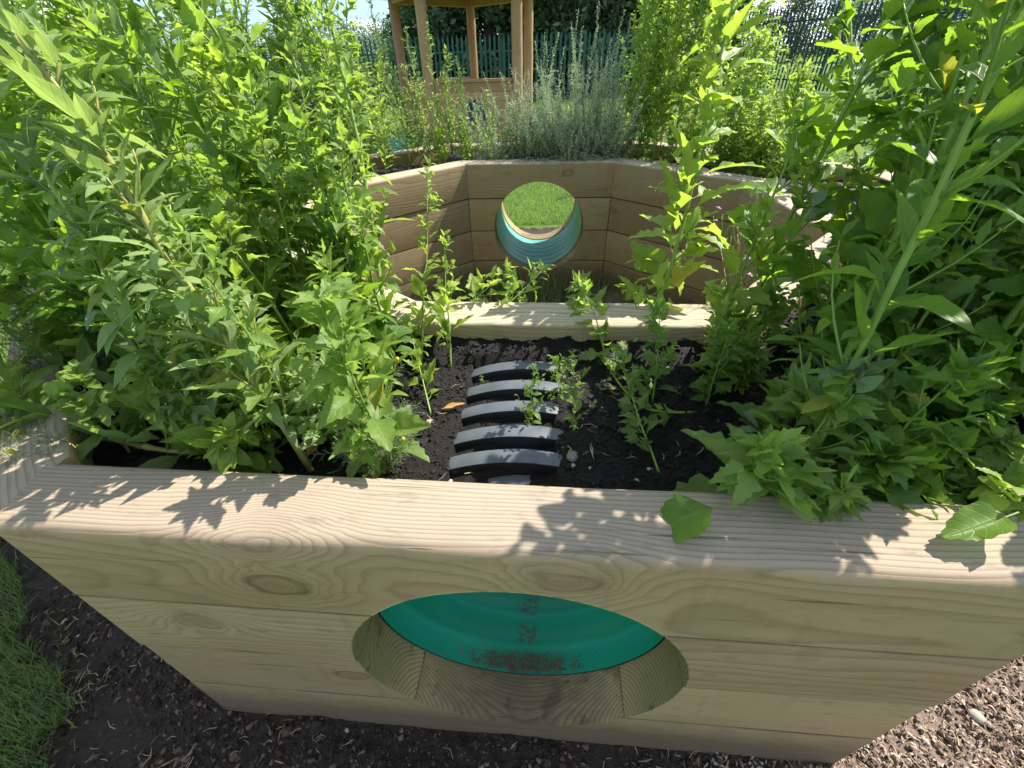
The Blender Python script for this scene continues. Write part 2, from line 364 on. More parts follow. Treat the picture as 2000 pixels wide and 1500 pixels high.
DRYD = simple_mat('old dead grass', (0.20, 0.15, 0.10), 0.9, 0.2, 0.6, 60, 0.2, (0.06, 0.045, 0.03))
DRYLEAF = simple_mat('dry leaf', (0.55, 0.30, 0.10), 0.8, 0.2, 0.5, 60, 0.3)
STONE = simple_mat('pebble', (0.42, 0.38, 0.32), 0.7, 0.3, 0.5, 60, 0.3)
STONEG = simple_mat('grey pebble', (0.22, 0.21, 0.20), 0.55, 0.4, 0.5, 60, 0.3)
FENCE = simple_mat('green fence paint', (0.006, 0.080, 0.062), 0.4, 0.5, 0.25, 3, 0.0)
FENCE2 = simple_mat('dark fence paint', (0.010, 0.055, 0.050), 0.45, 0.5, 0.25, 3, 0.0)
BARK = simple_mat('tree bark', (0.10, 0.075, 0.05), 0.9, 0.1, 0.6, 12, 0.6)
BLUE = simple_mat('blue plastic', (0.012, 0.055, 0.22), 0.3, 0.5, 0.3, 8, 0.2)
TURQ = simple_mat('turquoise plastic', (0.05, 0.33, 0.42), 0.35, 0.5, 0.2, 8, 0.1)
FELT = simple_mat('brown roof shingle', (0.20, 0.13, 0.09), 0.9, 0.2, 0.6, 40, 0.6)

def soil_mat(name, a, b, scale, bump=1.0, fleck=None, wet=0.6):
    m = NB(name); P = m.n('ShaderNodeTexCoord').outputs['Object']
    n = m.noise(P, scale, 8, 0.75); n2 = m.noise(P, scale * 0.12, 4, 0.6); n3 = m.noise(P, scale * 3.5, 3, 0.7)
    c = m.mix(m.ramp(n, (0.35, (0, 0, 0)), (0.72, (1, 1, 1))), a, b)
    c = m.mix(m.math('MULTIPLY', n2, 0.5), c, a)
    if fleck:
        vo = m.n('ShaderNodeTexVoronoi'); vo.inputs['Scale'].default_value = scale * 1.6; m.l(P, vo.inputs['Vector'])
        c = m.mix(m.ramp(vo.outputs['Distance'], (0.10, (0.9,) * 3), (0.16, (0, 0, 0))), c, fleck)
    if name == 'bare soil':      # sunlit paleness of the right side painted into the soil colour
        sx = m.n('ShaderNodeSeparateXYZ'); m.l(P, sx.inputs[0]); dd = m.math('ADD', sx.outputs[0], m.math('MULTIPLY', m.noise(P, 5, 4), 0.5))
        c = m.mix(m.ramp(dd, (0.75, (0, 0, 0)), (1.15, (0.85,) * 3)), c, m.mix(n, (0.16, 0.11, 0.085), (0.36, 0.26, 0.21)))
    m.l(c, m.b.inputs['Base Color']); m.rough(wet, 0.35)
    m.bump(m.math('ADD', n, m.math('MULTIPLY', n3, 0.6)), bump, 0.006)
    return m.m
SOIL = soil_mat('black compost', (0.005, 0.004, 0.0035), (0.017, 0.012, 0.010), 90, 1.0)
CRUMB = soil_mat('compost crumb', (0.007, 0.005, 0.0045), (0.028, 0.021, 0.017), 160, 0.6, wet=0.42)
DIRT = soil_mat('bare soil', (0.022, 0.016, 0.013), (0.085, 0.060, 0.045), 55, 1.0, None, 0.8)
def chip_mat(name, *cols):
    m = NB(name); P = m.n('ShaderNodeTexCoord').outputs['Object']; t = m.attr('tint').outputs['Fac']
    c = m.ramp(t, *[(k / (len(cols) - 1), q) for k, q in enumerate(cols)]); c = m.mix(m.math('MULTIPLY', m.noise(P, 250, 4, 0.7), 0.6), c, (0.03, 0.022, 0.016))
    m.l(c, m.b.inputs['Base Color']); m.rough(0.85, 0.2); return m.m
DIRTB = chip_mat('dirt litter', (0.025, 0.018, 0.013), (0.05, 0.035, 0.026), (0.07, 0.05, 0.038), (0.13, 0.09, 0.065), (0.30, 0.20, 0.14))
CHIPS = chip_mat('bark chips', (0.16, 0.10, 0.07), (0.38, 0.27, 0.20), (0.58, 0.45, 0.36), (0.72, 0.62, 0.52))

def lawn_mat():
    m = NB('lawn'); P = m.n('ShaderNodeTexCoord').outputs['Object']
    a = m.noise(P, 0.35, 4); b = m.noise(P, 5, 5, 0.7); c_ = m.noise(P, 60, 3, 0.7)
    c = m.mix(m.ramp(a, (0.3, (0, 0, 0)), (0.7, (1, 1, 1))), (0.10, 0.20, 0.03), (0.17, 0.28, 0.05))
    c = m.mix(m.math('MULTIPLY', b, 0.6), c, (0.09, 0.15, 0.03)); c = m.mix(m.math('MULTIPLY', c_, 0.5), c, (0.05, 0.08, 0.02))
    m.l(c, m.b.inputs['Base Color']); m.rough(0.9, 0.1); m.bump(m.math('ADD', b, c_), 0.8, 0.03); return m.m
LAWN = lawn_mat()

def pipe_in_mat(c1=(0.014, 0.36, 0.23), c2=(0.014, 0.26, 0.17), hi=(0.06, 0.46, 0.30), name='green pipe lining', stamps=True):
    m = NB(name); P = m.n('ShaderNodeTexCoord').outputs['Object']
    s = m.n('ShaderNodeSeparateXYZ'); m.l(P, s.inputs[0])
    sp = m.noise(P, 170, 2, 0.5); d = m.noise(P, 5, 6, 0.7); d2 = m.noise(P, 26, 4, 0.7)
    c = m.mix(m.math('MULTIPLY', d, 0.5), c1, c2)
    rg = m.math('FRACT', m.math('DIVIDE', m.math('ADD', s.outputs[1], m.math('MULTIPLY', d, 0.02)), 0.083))
    c = m.mix(m.ramp(rg, (0.35, (0, 0, 0)), (0.5, (0.42,) * 3), (0.65, (0, 0, 0))), c, hi)
    sf = m.noise(m.vm('MULTIPLY', P, (3, 14, 3)), 2.0, 5, 0.7)
    c = m.mix(m.ramp(sf, (0.5, (0, 0, 0)), (0.8, (0.35,) * 3)), c, hi)
    c = m.mix(m.ramp(sp, (0.70, (0, 0, 0)), (0.76, (0.85,) * 3)), c, (0.02, 0.05, 0.03))
    # dried mud lying along the bottom
    low = m.ramp(s.outputs[2], (0.0, (0, 0, 0)), (1.0, (0, 0, 0)))
    mud = m.math('MULTIPLY', m.ramp(d2, (0.45, (0, 0, 0)), (0.62, (1, 1, 1))), m.ramp(m.math('MULTIPLY', s.outputs[2], -1.0), (0.27, (0, 0, 0)), (0.30, (0.7,) * 3)))
    mud = m.math('MULTIPLY', mud, m.ramp(s.outputs[1], (0.012, (1, 1, 1)), (0.05, (0.08,) * 3)))
    c = m.mix(mud, c, (0.10, 0.09, 0.05))
    # two smudged brown stamps on the floor of the pipe
    for k, yy in enumerate((0.138, 0.066) if stamps else ()):
        q = m.vm('ABSOLUTE', m.vm('SUBTRACT', P, (0.012, yy, -0.29)))
        qs = m.n('ShaderNodeSeparateXYZ'); m.l(q, qs.inputs[0])
        e = m.math('MAXIMUM', m.math('MULTIPLY', qs.outputs[0], 1.0), m.math('MULTIPLY', qs.outputs[1], 1.0))
        e = m.math('ADD', e, m.math('MULTIPLY', m.math('SUBTRACT', d2, 0.5), 0.02))
        st = m.noise(m.vm('MULTIPLY', P, (1, 1, 0)), 75, 2, 0.4)
        msk = m.math('MULTIPLY', m.ramp(e, (0.020, (1, 1, 1)), (0.026, (0, 0, 0))), m.ramp(st, (0.42, (0, 0, 0)), (0.56, (0.75,) * 3)))
        c = m.mix(msk, c, (0.12, 0.085, 0.06))
    m.l(c, m.b.inputs['Base Color']); m.rough(0.42, 0.45); m.bump(sp, 0.12, 0.001); return m.m
PIPE_IN = pipe_in_mat()
PIPE_IN2 = pipe_in_mat((0.10, 0.40, 0.33), (0.05, 0.27, 0.22), (0.34, 0.60, 0.54), 'pale turquoise lining', False)  # paler copy of the green lining, for the back pipe
def ribbed_mat():
    m = NB('black corrugated plastic'); P = m.n('ShaderNodeTexCoord').outputs['Object']; gn = m.n('ShaderNodeNewGeometry')
    sx = m.n('ShaderNodeSeparateXYZ'); m.l(gn.outputs['True Normal'], sx.inputs[0]); n = m.noise(P, 18, 6, 0.7); n2 = m.noise(P, 300, 3, 0.6)
    lit_top = m.math('MULTIPLY', m.ramp(sx.outputs[2], (0.5, (0, 0, 0)), (0.92, (1, 1, 1))), m.ramp(n, (0.25, (0.55,) * 3), (0.7, (1, 1, 1))))  # sunlit rib tops against shaded fronts, painted in by facing direction
    c = m.mix(lit_top, (0.012, 0.013, 0.017), (0.125, 0.140, 0.165))
    c = m.mix(m.ramp(m.math('ADD', n, m.math('MULTIPLY', n2, 0.3)), (0.78, (0, 0, 0)), (0.86, (0.7,) * 3)), c, (0.03, 0.022, 0.016))
    m.l(c, m.b.inputs['Base Color']); m.rough(m.math('ADD', 0.38, m.math('MULTIPLY', n, 0.2)), 0.5); m.bump(n2, 0.08, 0.001); return m.m
PIPE_OUT = ribbed_mat()

# ------------------------------------------------------------------ the octagonal sleeper bed
K2 = 2 / (1 + 2 ** .5)
def corners(S, yaw, cx, cy):
    a = S * (1 + 2 ** .5) / 2
    pts = [(-S/2, -a), (S/2, -a), (a, -S/2), (a, S/2), (S/2, a), (-S/2, a), (-a, S/2), (-a, -S/2)]
    c, s = math.cos(yaw), math.sin(yaw)
    return [np.array([cx + c * x - s * y, cy + s * x + c * y]) for x, y in pts]
TH = 0.125; H = 0.2
def octo(S, k=.935):      # the outer ring is a little shallower than wide
    c0 = np.array([.146, 1.955]); ax_ = np.array([.0933, .9956]); o = []
    for p in corners(S, -.0934, 0, 0): o.append(c0 + p - ax_ * (p @ ax_) * (1 - k))
    return o
OC = octo(1.46)
OC[0] = np.array([-.746, .376]); OC[1] = np.array([.710, .240])
IC = [np.array(p) for p in ((-.247, 1.050), (.538, .984), (1.114, 1.494), (1.155, 2.242), (.640, 2.792), (-.239, 2.849), (-.81, 2.34), (-.80, 1.56))]
def offset(P, d):         # polygon P moved d to its inside (counter-clockwise order)
    o = []
    for i in range(len(P)):
        a, b_, c_ = P[i - 1], P[i], P[(i + 1) % len(P)]
        t1 = (b_ - a) / np.hypot(*(b_ - a)); t2 = (c_ - b_) / np.hypot(*(c_ - b_)); n1 = np.array([-t1[1], t1[0]]); n2 = np.array([-t2[1], t2[0]])
        m_ = n1 + n2; m_ /= np.hypot(*m_); o.append(b_ + m_ * d / (m_ @ n1))
    return o
OIN = offset(OC, TH); OIN[0] = np.array([-.765, .490])
IOUT = offset(IC, -TH)
SOIL_Z = 0.722

def plank(A, B, A2, B2, z0, h, seed, top=False, hero=False):
    """mitred sleeper: visible face A-B, back face A2-B2; local x along, y to the back, z up"""
    A, B, A2, B2 = map(np.asarray, (A, B, A2, B2))
    dx = nrm(B - A); ny = nrm((A2 + B2) / 2 - (A + B) / 2); th = abs(((A2 + B2) / 2 - (A + B) / 2) @ ny)
    o = (A + B) / 2 + ny * (th / 2 + (0 if hero or top else np.random.default_rng(seed + 7).uniform(.0, .0045)))
    xs = [(A - o) @ dx, (B - o) @ dx, (A2 - o) @ dx, (B2 - o) @ dx]
    rs = np.random.default_rng(seed)
    prof = []
    rt = 0.010 if top else 0.0025; rb = 0.002
    if hero: rt = 0.016
    hy, hz = th / 2, (h - 0.0032) / 2
    for cy_, cz_, r_, a0 in ((-hy, -hz, rb, 180), (hy, -hz, rb, 270), (hy, hz, rt, 0), (-hy, hz, rt * 1.25, 90)):
        sy, sz = (-1 if cy_ < 0 else 1), (-1 if cz_ < 0 else 1)
        for k in range(5):
            a = rad(a0 + 90 * k / 4)
            prof.append((cy_ - sy * r_ + r_ * math.cos(a), cz_ - sz * r_ + r_ * math.sin(a)))
    prof = np.array(prof); n = len(prof); NX = 48
    V = []
    ph = rs.uniform(0, 50)
    for i in range(NX + 1):
        t = i / NX
        f = (prof[:, 0] + hy) / (2 * hy)
        x0 = xs[0] * (1 - f) + xs[2] * f + 0.0008; x1 = xs[1] * (1 - f) + xs[3] * f - 0.0008
        x = x0 + (x1 - x0) * t
        wob = 0.0016 * vnoise(np.array([x.mean() * 5 + ph]), np.array([3.1]))[0]
        yy = prof[:, 0] + 0.0012 * vnoise(x * 9 + ph, prof[:, 1] * 30 + ph)
        zz = prof[:, 1] + np.where(prof[:, 1] > 0, 0.0010 * vnoise(x * 6 + ph, prof[:, 0] * 20) , 0) + (wob if top else 0)
        if hero:   # the arris dips and swells round the big knot and sags to the right
            g = np.exp(-((x + 0.33) / 0.05) ** 2)
            edge = (prof[:, 0] < -hy * .55) & (prof[:, 1] > hz * .55)
            zz = zz - np.where(edge, g * 0.006 + 0.004 * np.exp(-((x - 0.28) / 0.09) ** 2), 0)
            yy = yy + np.where(edge, 0.004 * np.exp(-((x - 0.28) / 0.09) ** 2) + 0.004 * np.exp(-((x + 0.16) / .06) ** 2), 0)
        V.append(np.stack([x, yy, zz], 1))
    V = np.concatenate(V)
    bm = bmesh.new(); vs = [bm.verts.new(v) for v in V]
    for i in range(NX):
        for j in range(n):
            k = (j + 1) % n; bm.faces.new((vs[i * n + j], vs[(i + 1) * n + j], vs[(i + 1) * n + k], vs[i * n + k]))
    bm.faces.new([vs[j] for j in range(n)]); bm.faces.new([vs[NX * n + j] for j in reversed(range(n))])
    bmesh.ops.recalc_face_normals(bm, faces=bm.faces[:])
    for f_ in bm.faces: f_.smooth = True
    me = bpy.data.meshes.new('sleeper'); bm.to_mesh(me); bm.free()
    yaw = math.atan2(dx[1], dx[0])
    # local y must be dx rotated +90deg; flip x when the back lies the other way
    flip = (np.array([-dx[1], dx[0]]) @ ny) < 0
    if flip:
        me.transform(Matrix.Diagonal((1, -1, 1, 1))); me.flip_normals()
    return me, (o[0], o[1], z0 + h / 2), yaw

def cut(me, mw, c, axis, r, ln=0.5):
    """cut a round hole: centre c, axis direction (world), radius r"""
    bm = bmesh.new(); bmesh.ops.create_cone(bm, cap_ends=True, segments=128, radius1=r, radius2=r, depth=ln)
    q = Vector(axis).to_track_quat('Z', 'Y').to_matrix().to_4x4()
    bm.transform(Matrix.Translation(c) @ q); cm = bpy.data.meshes.new('c'); bm.to_mesh(cm); bm.free()
    a = bpy.data.objects.new('a', me); b = bpy.data.objects.new('b', cm)
    COL.objects.link(a); COL.objects.link(b); a.matrix_world = mw
    md = a.modifiers.new('b', 'BOOLEAN'); md.object = b; md.operation = 'DIFFERENCE'; md.solver = 'EXACT'
    dg = bpy.context.evaluated_depsgraph_get(); dg.update()
    r_ = bpy.data.meshes.new_from_object(a.evaluated_get(dg))
    bpy.data.objects.remove(a); bpy.data.objects.remove(b)
    return r_

holes = {}
def face_frame(A, B, s, z): d = nrm(B - A); p = A + d * s; return (p[0], p[1], z), np.array([-d[1], d[0], 0])
HF, HFN = face_frame(OC[0], OC[1], 0.742, 0.403)          # front hole
HR, HRN = face_frame(IC[5], IC[4], 0.441, 0.408)          # back hole, from the courtyard
_n = np.array([-(IC[1] - IC[0])[1], (IC[1] - IC[0])[0]]); HFI = np.array(HF) + HFN * (((IC[0] - np.array(HF)[:2]) @ _n) / (HFN[:2] @ _n))
HRO = np.array(HR) + np.array([*(HRN[:2]), 0]) * (abs((OC[4] - IC[4]) @ np.array(HRN[:2])))
bed = empty('octagonal_planter', (0.16, 2.11, 0))
tag(bed, 'large octagonal raised bed of stacked pine sleepers with round crawl holes', 'raised planter')
HOLE_R = 0.302
sd = 100
def add_plank(A, B, A2, B2, c, mat, cuts=(), top=False, hero=False, knots=None, grain=None):
    global sd
    sd += 1
    me, loc, yaw = plank(A, B, A2, B2, c * H, H, sd, top, hero)
    mw = Matrix.Translation(loc) @ Matrix.Rotation(yaw, 4, 'Z')
    for (cc, ax, r) in cuts: me = cut(me, mw, cc, ax, r, 0.6)
    bm = bmesh.new(); bm.from_mesh(me); bm.faces.ensure_lookup_table(); left_ = set(bm.faces); isl = []
    while left_:
        st = [left_.pop()]; comp = set(st)
        while st:
            for e in st.pop().edges:
                for f2 in e.link_faces:
                    if f2 in left_: left_.discard(f2); comp.add(f2); st.append(f2)
        if len(comp) > 30: isl.append({f.index for f in comp})
    parts_ = []
    if len(isl) > 1:
        for q in isl:
            b2 = bm.copy(); b2.faces.ensure_lookup_table(); bmesh.ops.delete(b2, geom=[f for f in b2.faces if f.index not in q], context='FACES')
            m2 = bpy.data.meshes.new('sleeper'); b2.to_mesh(m2); b2.free(); parts_.append(m2)
    else: parts_ = [me]
    bm.free()
    for me in parts_: o = finish_plank(me, mat, loc, yaw, A, B, A2, c, mw, cuts, top, knots, grain)
    return o
def finish_plank(me, mat, loc, yaw, A, B, A2, c, mw, cuts, top, knots, grain):
    me.name = 'sleeper'
    me.polygons.foreach_set('use_smooth', [True] * len(me.polygons)); me.set_sharp_from_angle(angle=rad(35))
    o = link('sleeper', me, mat); me.materials.clear(); me.materials.append(mat)
    o.parent = bed; o.matrix_local = Matrix.Translation(Vector(loc) - bed.location) @ Matrix.Rotation(yaw, 4, 'Z')
    rs = np.random.default_rng(sd * 3)
    o['grain'] = grain or [float(rs.uniform(-.16, .16)), float(rs.choice([-1, 1]) * rs.uniform(.06, .16)), float(rs.uniform(0, 40))]
    fy = TH / 2 * (1 if (np.array([-(B - A)[1], (B - A)[0]]) @ (A2 - A)) < 0 else -1)
    ks = knots or [[float(rs.uniform(-.6, .6)), fy, float(rs.uniform(-.08, .08))], [float(rs.uniform(-.6, .6)), float(rs.uniform(-.06, .06)), 0.1], [9., 9., 9.]]
    if not knots:
        if rs.random() < .45: ks[0] = [9., 9., 9.]
        if rs.random() < .6: ks[1] = [9., 9., 9.]
    for nme, kv in zip(('knot_a', 'knot_b', 'knot_c'), ks): o[nme] = kv
    o['mud'] = 1.0 if c == 0 else 0.0; o['knot_size'] = .3 if knots else float(rs.uniform(.2, 1.4)); o['weathered'] = 1.0 if top else 0.0
    if cuts:
        hl = mw.inverted() @ Vector(cuts[0][0]); o['hole'] = [hl.x, hl.z, cuts[0][2]]
    else: o['hole'] = [0., 0., 0.]
    return o
for i in range(8):
    j = (i + 1) % 8
    for c in range(4):
        cuts = []
        if i == 0: cuts = [(HF, HFN, HOLE_R)]
        if i == 4: cuts = [(HRO, HRN, .287)]
        kn = None; gr = None
        if i == 0 and c == 3:
            kn = [[-.322, -.045, .098], [-.325, -.0625, -.018], [.10, -.0625, .035]]; gr = [.20, -.02, 11.3]
        if i == 0 and c == 2: gr = [.17, .12, 3.7]; kn = [[-.53, -.0625, .03], [9., 9., 9.], [9., 9., 9.]]
        add_plank(OC[i], OC[j], OIN[i], OIN[j], c, W_BED, cuts, c == 3, i == 0 and c == 3, kn, gr)
        cuts = []
        if i == 0: cuts = [(HFI, HFN, HOLE_R)]
        if i == 4: cuts = [(HR, HRN, .287)]
        add_plank(IC[j], IC[i], IOUT[j], IOUT[i], c, W_IN, cuts, c == 3)

# ------------------------------------------------------------------ crawl pipes
def lathe(buf, prof, c, ax, seg=96, C=0.5):
    """prof: (distance along axis, radius)"""
    ax = nrm(ax); s = nrm(np.cross(ax, [0, 0, 1])); u = np.cross(s, ax); a = np.linspace(0, 2 * np.pi, seg, endpoint=False)
    V = np.concatenate([np.array(c) + ax * t + r * (np.outer(np.cos(a), s) + np.outer(np.sin(a), u)) for t, r in prof])
    n = len(prof); i, j = np.meshgrid(np.arange(n - 1), np.arange(seg), indexing='ij'); i = i.ravel(); j = j.ravel(); k = (j + 1) % seg
    buf.add(V, None, np.stack([i * seg + j, i * seg + k, (i + 1) * seg + k, (i + 1) * seg + j], 1), None, C)
def pipe(start, end, label, ribs, k_=1.0):
    start = np.array(start, float); end = np.array(end, float); ax = nrm(end - start); L = np.linalg.norm(end - start)
    start = start + ax * TH * 1.0; L -= 2 * TH; L += 0.0
    t = empty('crawl_pipe', tuple(start)); t.rotation_euler = (0, 0, math.atan2(ax[1], ax[0]) - math.pi / 2)
    tag(t, label, 'pipe')
    prof = []; RI = 0.2985 * k_
    n = int(L / 0.0105)
    for k in range(n + 1):
        y = -.026 + (L + .026) * k / n; prof.append((y, RI + 0.0022 * math.cos(2 * math.pi * y / 0.083)))
    b = Buf(); lathe(b, prof, (0, 0, 0), (0, 1, 0), 128)
    link('lining', b.mesh('lining'), PIPE_IN if k_ == 1.0 else PIPE_IN2, t)
    b = Buf(); lathe(b, [(-.0265, RI + .0005), (-.0265, RI + .0032), (.001, RI + .0034)], (0, 0, 0), (0, 1, 0), 128)
    link('lip', b.mesh('lip', False), PIPE_OUT, t)
    b = Buf(); lathe(b, [(0.0, RI + .004), (0.0, .306 * k_), (L, .306 * k_), (L, RI + .004)], (0, 0, 0), (0, 1, 0), 128)
    link('wall', b.mesh('wall', False), PIPE_OUT, t)
    for r0 in ribs:
        b = Buf(); w_ = 0.046
        pr = [(r0, .3045), (r0 + .001, 0.33), (r0 + .003, .3345), (r0 + .007, .3358), (r0 + w_ / 2, .3362), (r0 + w_ - .007, .3358), (r0 + w_ - .003, .3345), (r0 + w_ - .001, 0.33), (r0 + w_, .3045)]
        lathe(b, pr, (0, 0, 0), (0, 1, 0), 160)
        me = b.mesh('rib'); me.set_sharp_from_angle(angle=rad(40)); link('rib', me, PIPE_OUT, t)
    return t, start, L
rb0 = []
p1, p1s, p1L = pipe(HF, HFI, 'green lined corrugated crawl pipe under the front soil', [])
RIBY = [float(onz(*q, .745)[1]) for q in ((975, 888), (990, 838), (995, 789), (995, 747), (1000, 709))]
for yy in RIBY: rb0.append(yy - p1s[1] - 0.016)
for r0 in rb0:
    if r0 < 0.0: continue
    b = Buf(); w_ = 0.038
    pr = [(r0, .3045), (r0 + .001, 0.33), (r0 + .003, .3345), (r0 + .007, .3358), (r0 + w_ / 2, .3362), (r0 + w_ - .007, .3358), (r0 + w_ - .003, .3345), (r0 + w_ - .001, 0.33), (r0 + w_, .3045)]
    lathe(b, pr, (0, 0, 0), (0, 1, 0), 160)
    me = b.mesh('rib'); me.set_sharp_from_angle(angle=rad(40)); link('rib', me, PIPE_OUT, p1)
p2, p2s, p2L = pipe(HR, HRO, 'turquoise lined crawl pipe through the back of the bed', [], .955)

# ------------------------------------------------------------------ soil inside the bed
def inoct(Cs, x, y):
    m_ = np.ones(np.shape(x), bool)
    for i in range(8):
        a = Cs[i]; b = Cs[(i + 1) % 8]; m_ &= ((b[0] - a[0]) * (y - a[1]) - (b[1] - a[1]) * (x - a[0])) > 0
    return m_
SIN = offset(OIN, -.01); SOUT = offset(IOUT, .01)
def soil_h(x, y):
    x = np.asarray(x, float); y = np.asarray(y, float)
    h = SOIL_Z + 0.030 * fbm(x * 3, y * 3, 3) + 0.012 * fbm(x * 22, y * 22, 4) + 0.006 * fbm(x * 90, y * 90, 2)
    h += 0.02 * np.exp(-((x - .05) / .3) ** 2 - ((y - 1.0) / .05) ** 2)
    ax = HF[0] + (y - HF[1]) * HFN[0] / HFN[1]
    dx = np.abs(x - ax + .036); rt_ = x - ax + .036 > 0; inpipe = (y > RIBY[0] - .07) & (y < RIBY[4] + .04)
    cap = 0.403 + np.sqrt(np.maximum(.0, .3382 ** 2 - np.minimum(np.abs(x - ax), .33) ** 2))
    tgt = np.where(dx < .098, cap - 0.018, np.where(rt_, .736, .7145) + 0.008 * fbm(x * 40, y * 40, 3))
    edge = np.clip((dx - .088) / .03, 0, 1)
    w_ = np.clip(1 - (dx - .12) / .12, 0, 1) * inpipe
    h = h * (1 - w_) + (np.minimum(tgt, h + .0) * (1 - edge) + tgt * edge) * w_
    yw = .925 - .085 * (x + .25); nb = 1 - np.clip(1.3 - dx / .12, 0, 1) * (y < RIBY[4] + .02)
    h = h + (.030 + .01 * fbm(x * 30, y * 30, 2)) * np.exp(-np.maximum(yw - y, 0) ** 2 / .045 ** 2) * (np.abs(x - .15) < .6) * nb
    gap = np.full(np.shape(h), False)
    for q in RIBY: gap = gap | ((y > q - .016 - .042) & (y < q - .016))
    h = np.where(gap & (dx < .095) & inpipe, np.minimum(h, .700 + 0.02 * (dx / .095) ** 2 + .006 * fbm(x * 60, y * 60, 2)), h)
    return h
xs = np.unique(np.concatenate([np.arange(-1.75, -.55, .02), np.arange(-.55, 1.0, .0042), np.arange(1.0, 2.05, .02)]))
ys = np.unique(np.concatenate([np.arange(.35, 1.2, .0042), np.arange(1.2, 4.0, .02)]))
X, Y = np.meshgrid(xs, ys); Z = soil_h(X, Y); keep = inoct(SIN, X, Y) & ~inoct(SOUT, X, Y)
idx = np.arange(X.size).reshape(X.shape)
qk = keep[:-1, :-1] & keep[1:, :-1] & keep[:-1, 1:] & keep[1:, 1:]
Q = np.stack([idx[:-1, :-1][qk], idx[:-1, 1:][qk], idx[1:, 1:][qk], idx[1:, :-1][qk]], 1)
used, inv = np.unique(Q.ravel(), return_inverse=True)
b = Buf(); b.add(np.stack([X.ravel(), Y.ravel(), Z.ravel()], 1)[used], None, inv.reshape(-1, 4))
tag(link('soil', b.mesh('soil'), SOIL), kind='structure')

ico = bmesh.new(); bmesh.ops.create_icosphere(ico, subdivisions=1, radius=1)
ICO_V = np.array([v.co[:] for v in ico.verts]); ICO_T = np.array([[v.index for v in f.verts] for f in ico.faces]); ico.free()
ico = bmesh.new(); bmesh.ops.create_icosphere(ico, subdivisions=2, radius=1)
ICO2_V = np.array([v.co[:] for v in ico.verts]); ICO2_T = np.array([[v.index for v in f.verts] for f in ico.faces]); ico.free()
def lumps(buf, P, size, rs, flat=0.7):
    n = len(P); J = rs.uniform(.6, 1.25, (n, 12, 1)); sc = rs.uniform(.5, 1.2, (n, 1, 3)) * np.array([1, 1, flat])
    V = ICO_V[None] * J * sc * np.asarray(size).reshape(-1, 1, 1)
    a = rs.uniform(0, 6.28, n); c, s = np.cos(a), np.sin(a)
    Rm = np.zeros((n, 3, 3)); Rm[:, 0, 0] = c; Rm[:, 0, 1] = -s; Rm[:, 1, 0] = s; Rm[:, 1, 1] = c; Rm[:, 2, 2] = 1
    V = np.einsum('nij,nkj->nki', Rm, V) + P[:, None]
    T = ICO_T[None] + (np.arange(n) * 12)[:, None, None]
    buf.add(V.reshape(-1, 3), T.reshape(-1, 3), None, None, np.repeat(rs.random(n), 12))
rs = np.random.default_rng(5)
cx_ = rs.uniform(-.9, 1.3, 42000); cy_ = rs.uniform(.42, 1.35, 42000)
ok = inoct(SIN, cx_, cy_) & ~inoct(SOUT, cx_, cy_)
axx = HF[0] + (cy_ - HF[1]) * HFN[0] / HFN[1]
ok &= ~((np.abs(cx_ - axx + .036) < .10) & (cy_ > RIBY[0] - .07) & (cy_ < RIBY[4] + .03) & (rs.random(42000) > .06))
cx_, cy_ = cx_[ok], cy_[ok]; sz = rs.gamma(2.0, .0009, len(cx_)) + .0009
b = Buf(); lumps(b, np.stack([cx_, cy_, soil_h(cx_, cy_) + sz * .3], 1), sz, rs)
tag(link('soil_crumbs', b.mesh('soil_crumbs', False), CRUMB), 'loose black compost crumbs covering the soil in the bed', 'soil crumbs', kind='stuff')

# ------------------------------------------------------------------ ground, lawn, bare soil strip
b = Buf(); GS = 600
b.add([[-GS, -GS, -.004], [GS, -GS, -.004], [GS, GS, -.004], [-GS, GS, -.004]], None, [[0, 1, 2, 3]])
tag(link('lawn', b.mesh('lawn', False), LAWN), kind='structure')
gl = (onz(40, 1080, 0), onz(110, 1500, 0))
def grassline(y):  # x where the grass starts, left of the bed
    return gl[0][0] + (gl[1][0] - gl[0][0]) * (y - gl[0][1]) / (gl[1][1] - gl[0][1]) if np.isscalar(y) else gl[0][0] + (gl[1][0] - gl[0][0]) * (np.clip(y, -.2, 1.5) - gl[0][1]) / (gl[1][1] - gl[0][1])
BORD = offset(OC, -.55)
xs = np.unique(np.concatenate([np.arange(-2.6, -1.7, .03), np.arange(-1.7, 2.0, .009), np.arange(2.0, 3.0, .03)]))
ys = np.unique(np.concatenate([np.arange(-.7, 1.3, .009), np.arange(1.3, 5.0, .03)]))
X, Y = np.meshgrid(xs, ys); Z = 0.006 + 0.018 * fbm(X * 6, Y * 6, 3) + .014 * fbm(X * 35, Y * 35, 3)
dist = np.zeros(X.shape)
keep = inoct(BORD, X + .10 * fbm(X * 4, Y * 4, 3), Y + .1 * fbm(X * 4 + 9, Y * 4, 3)) & ~inoct(offset(OC, .04), X, Y)
keep &= (X > grassline(Y) - .12 + .08 * fbm(X * 0 + 3, Y * 9, 3))
Z = np.maximum(Z, .001)
idx = np.arange(X.size).reshape(X.shape)
qk = keep[:-1, :-1] & keep[1:, :-1] & keep[:-1, 1:] & keep[1:, 1:]
Q = np.stack([idx[:-1, :-1][qk], idx[:-1, 1:][qk], idx[1:, 1:][qk], idx[1:, :-1][qk]], 1)
used, inv = np.unique(Q.ravel(), return_inverse=True)
b = Buf(); b.add(np.stack([X.ravel(), Y.ravel(), Z.ravel()], 1)[used], None, inv.reshape(-1, 4))
tag(link('bare_soil', b.mesh('bare_soil'), DIRT), kind='structure')
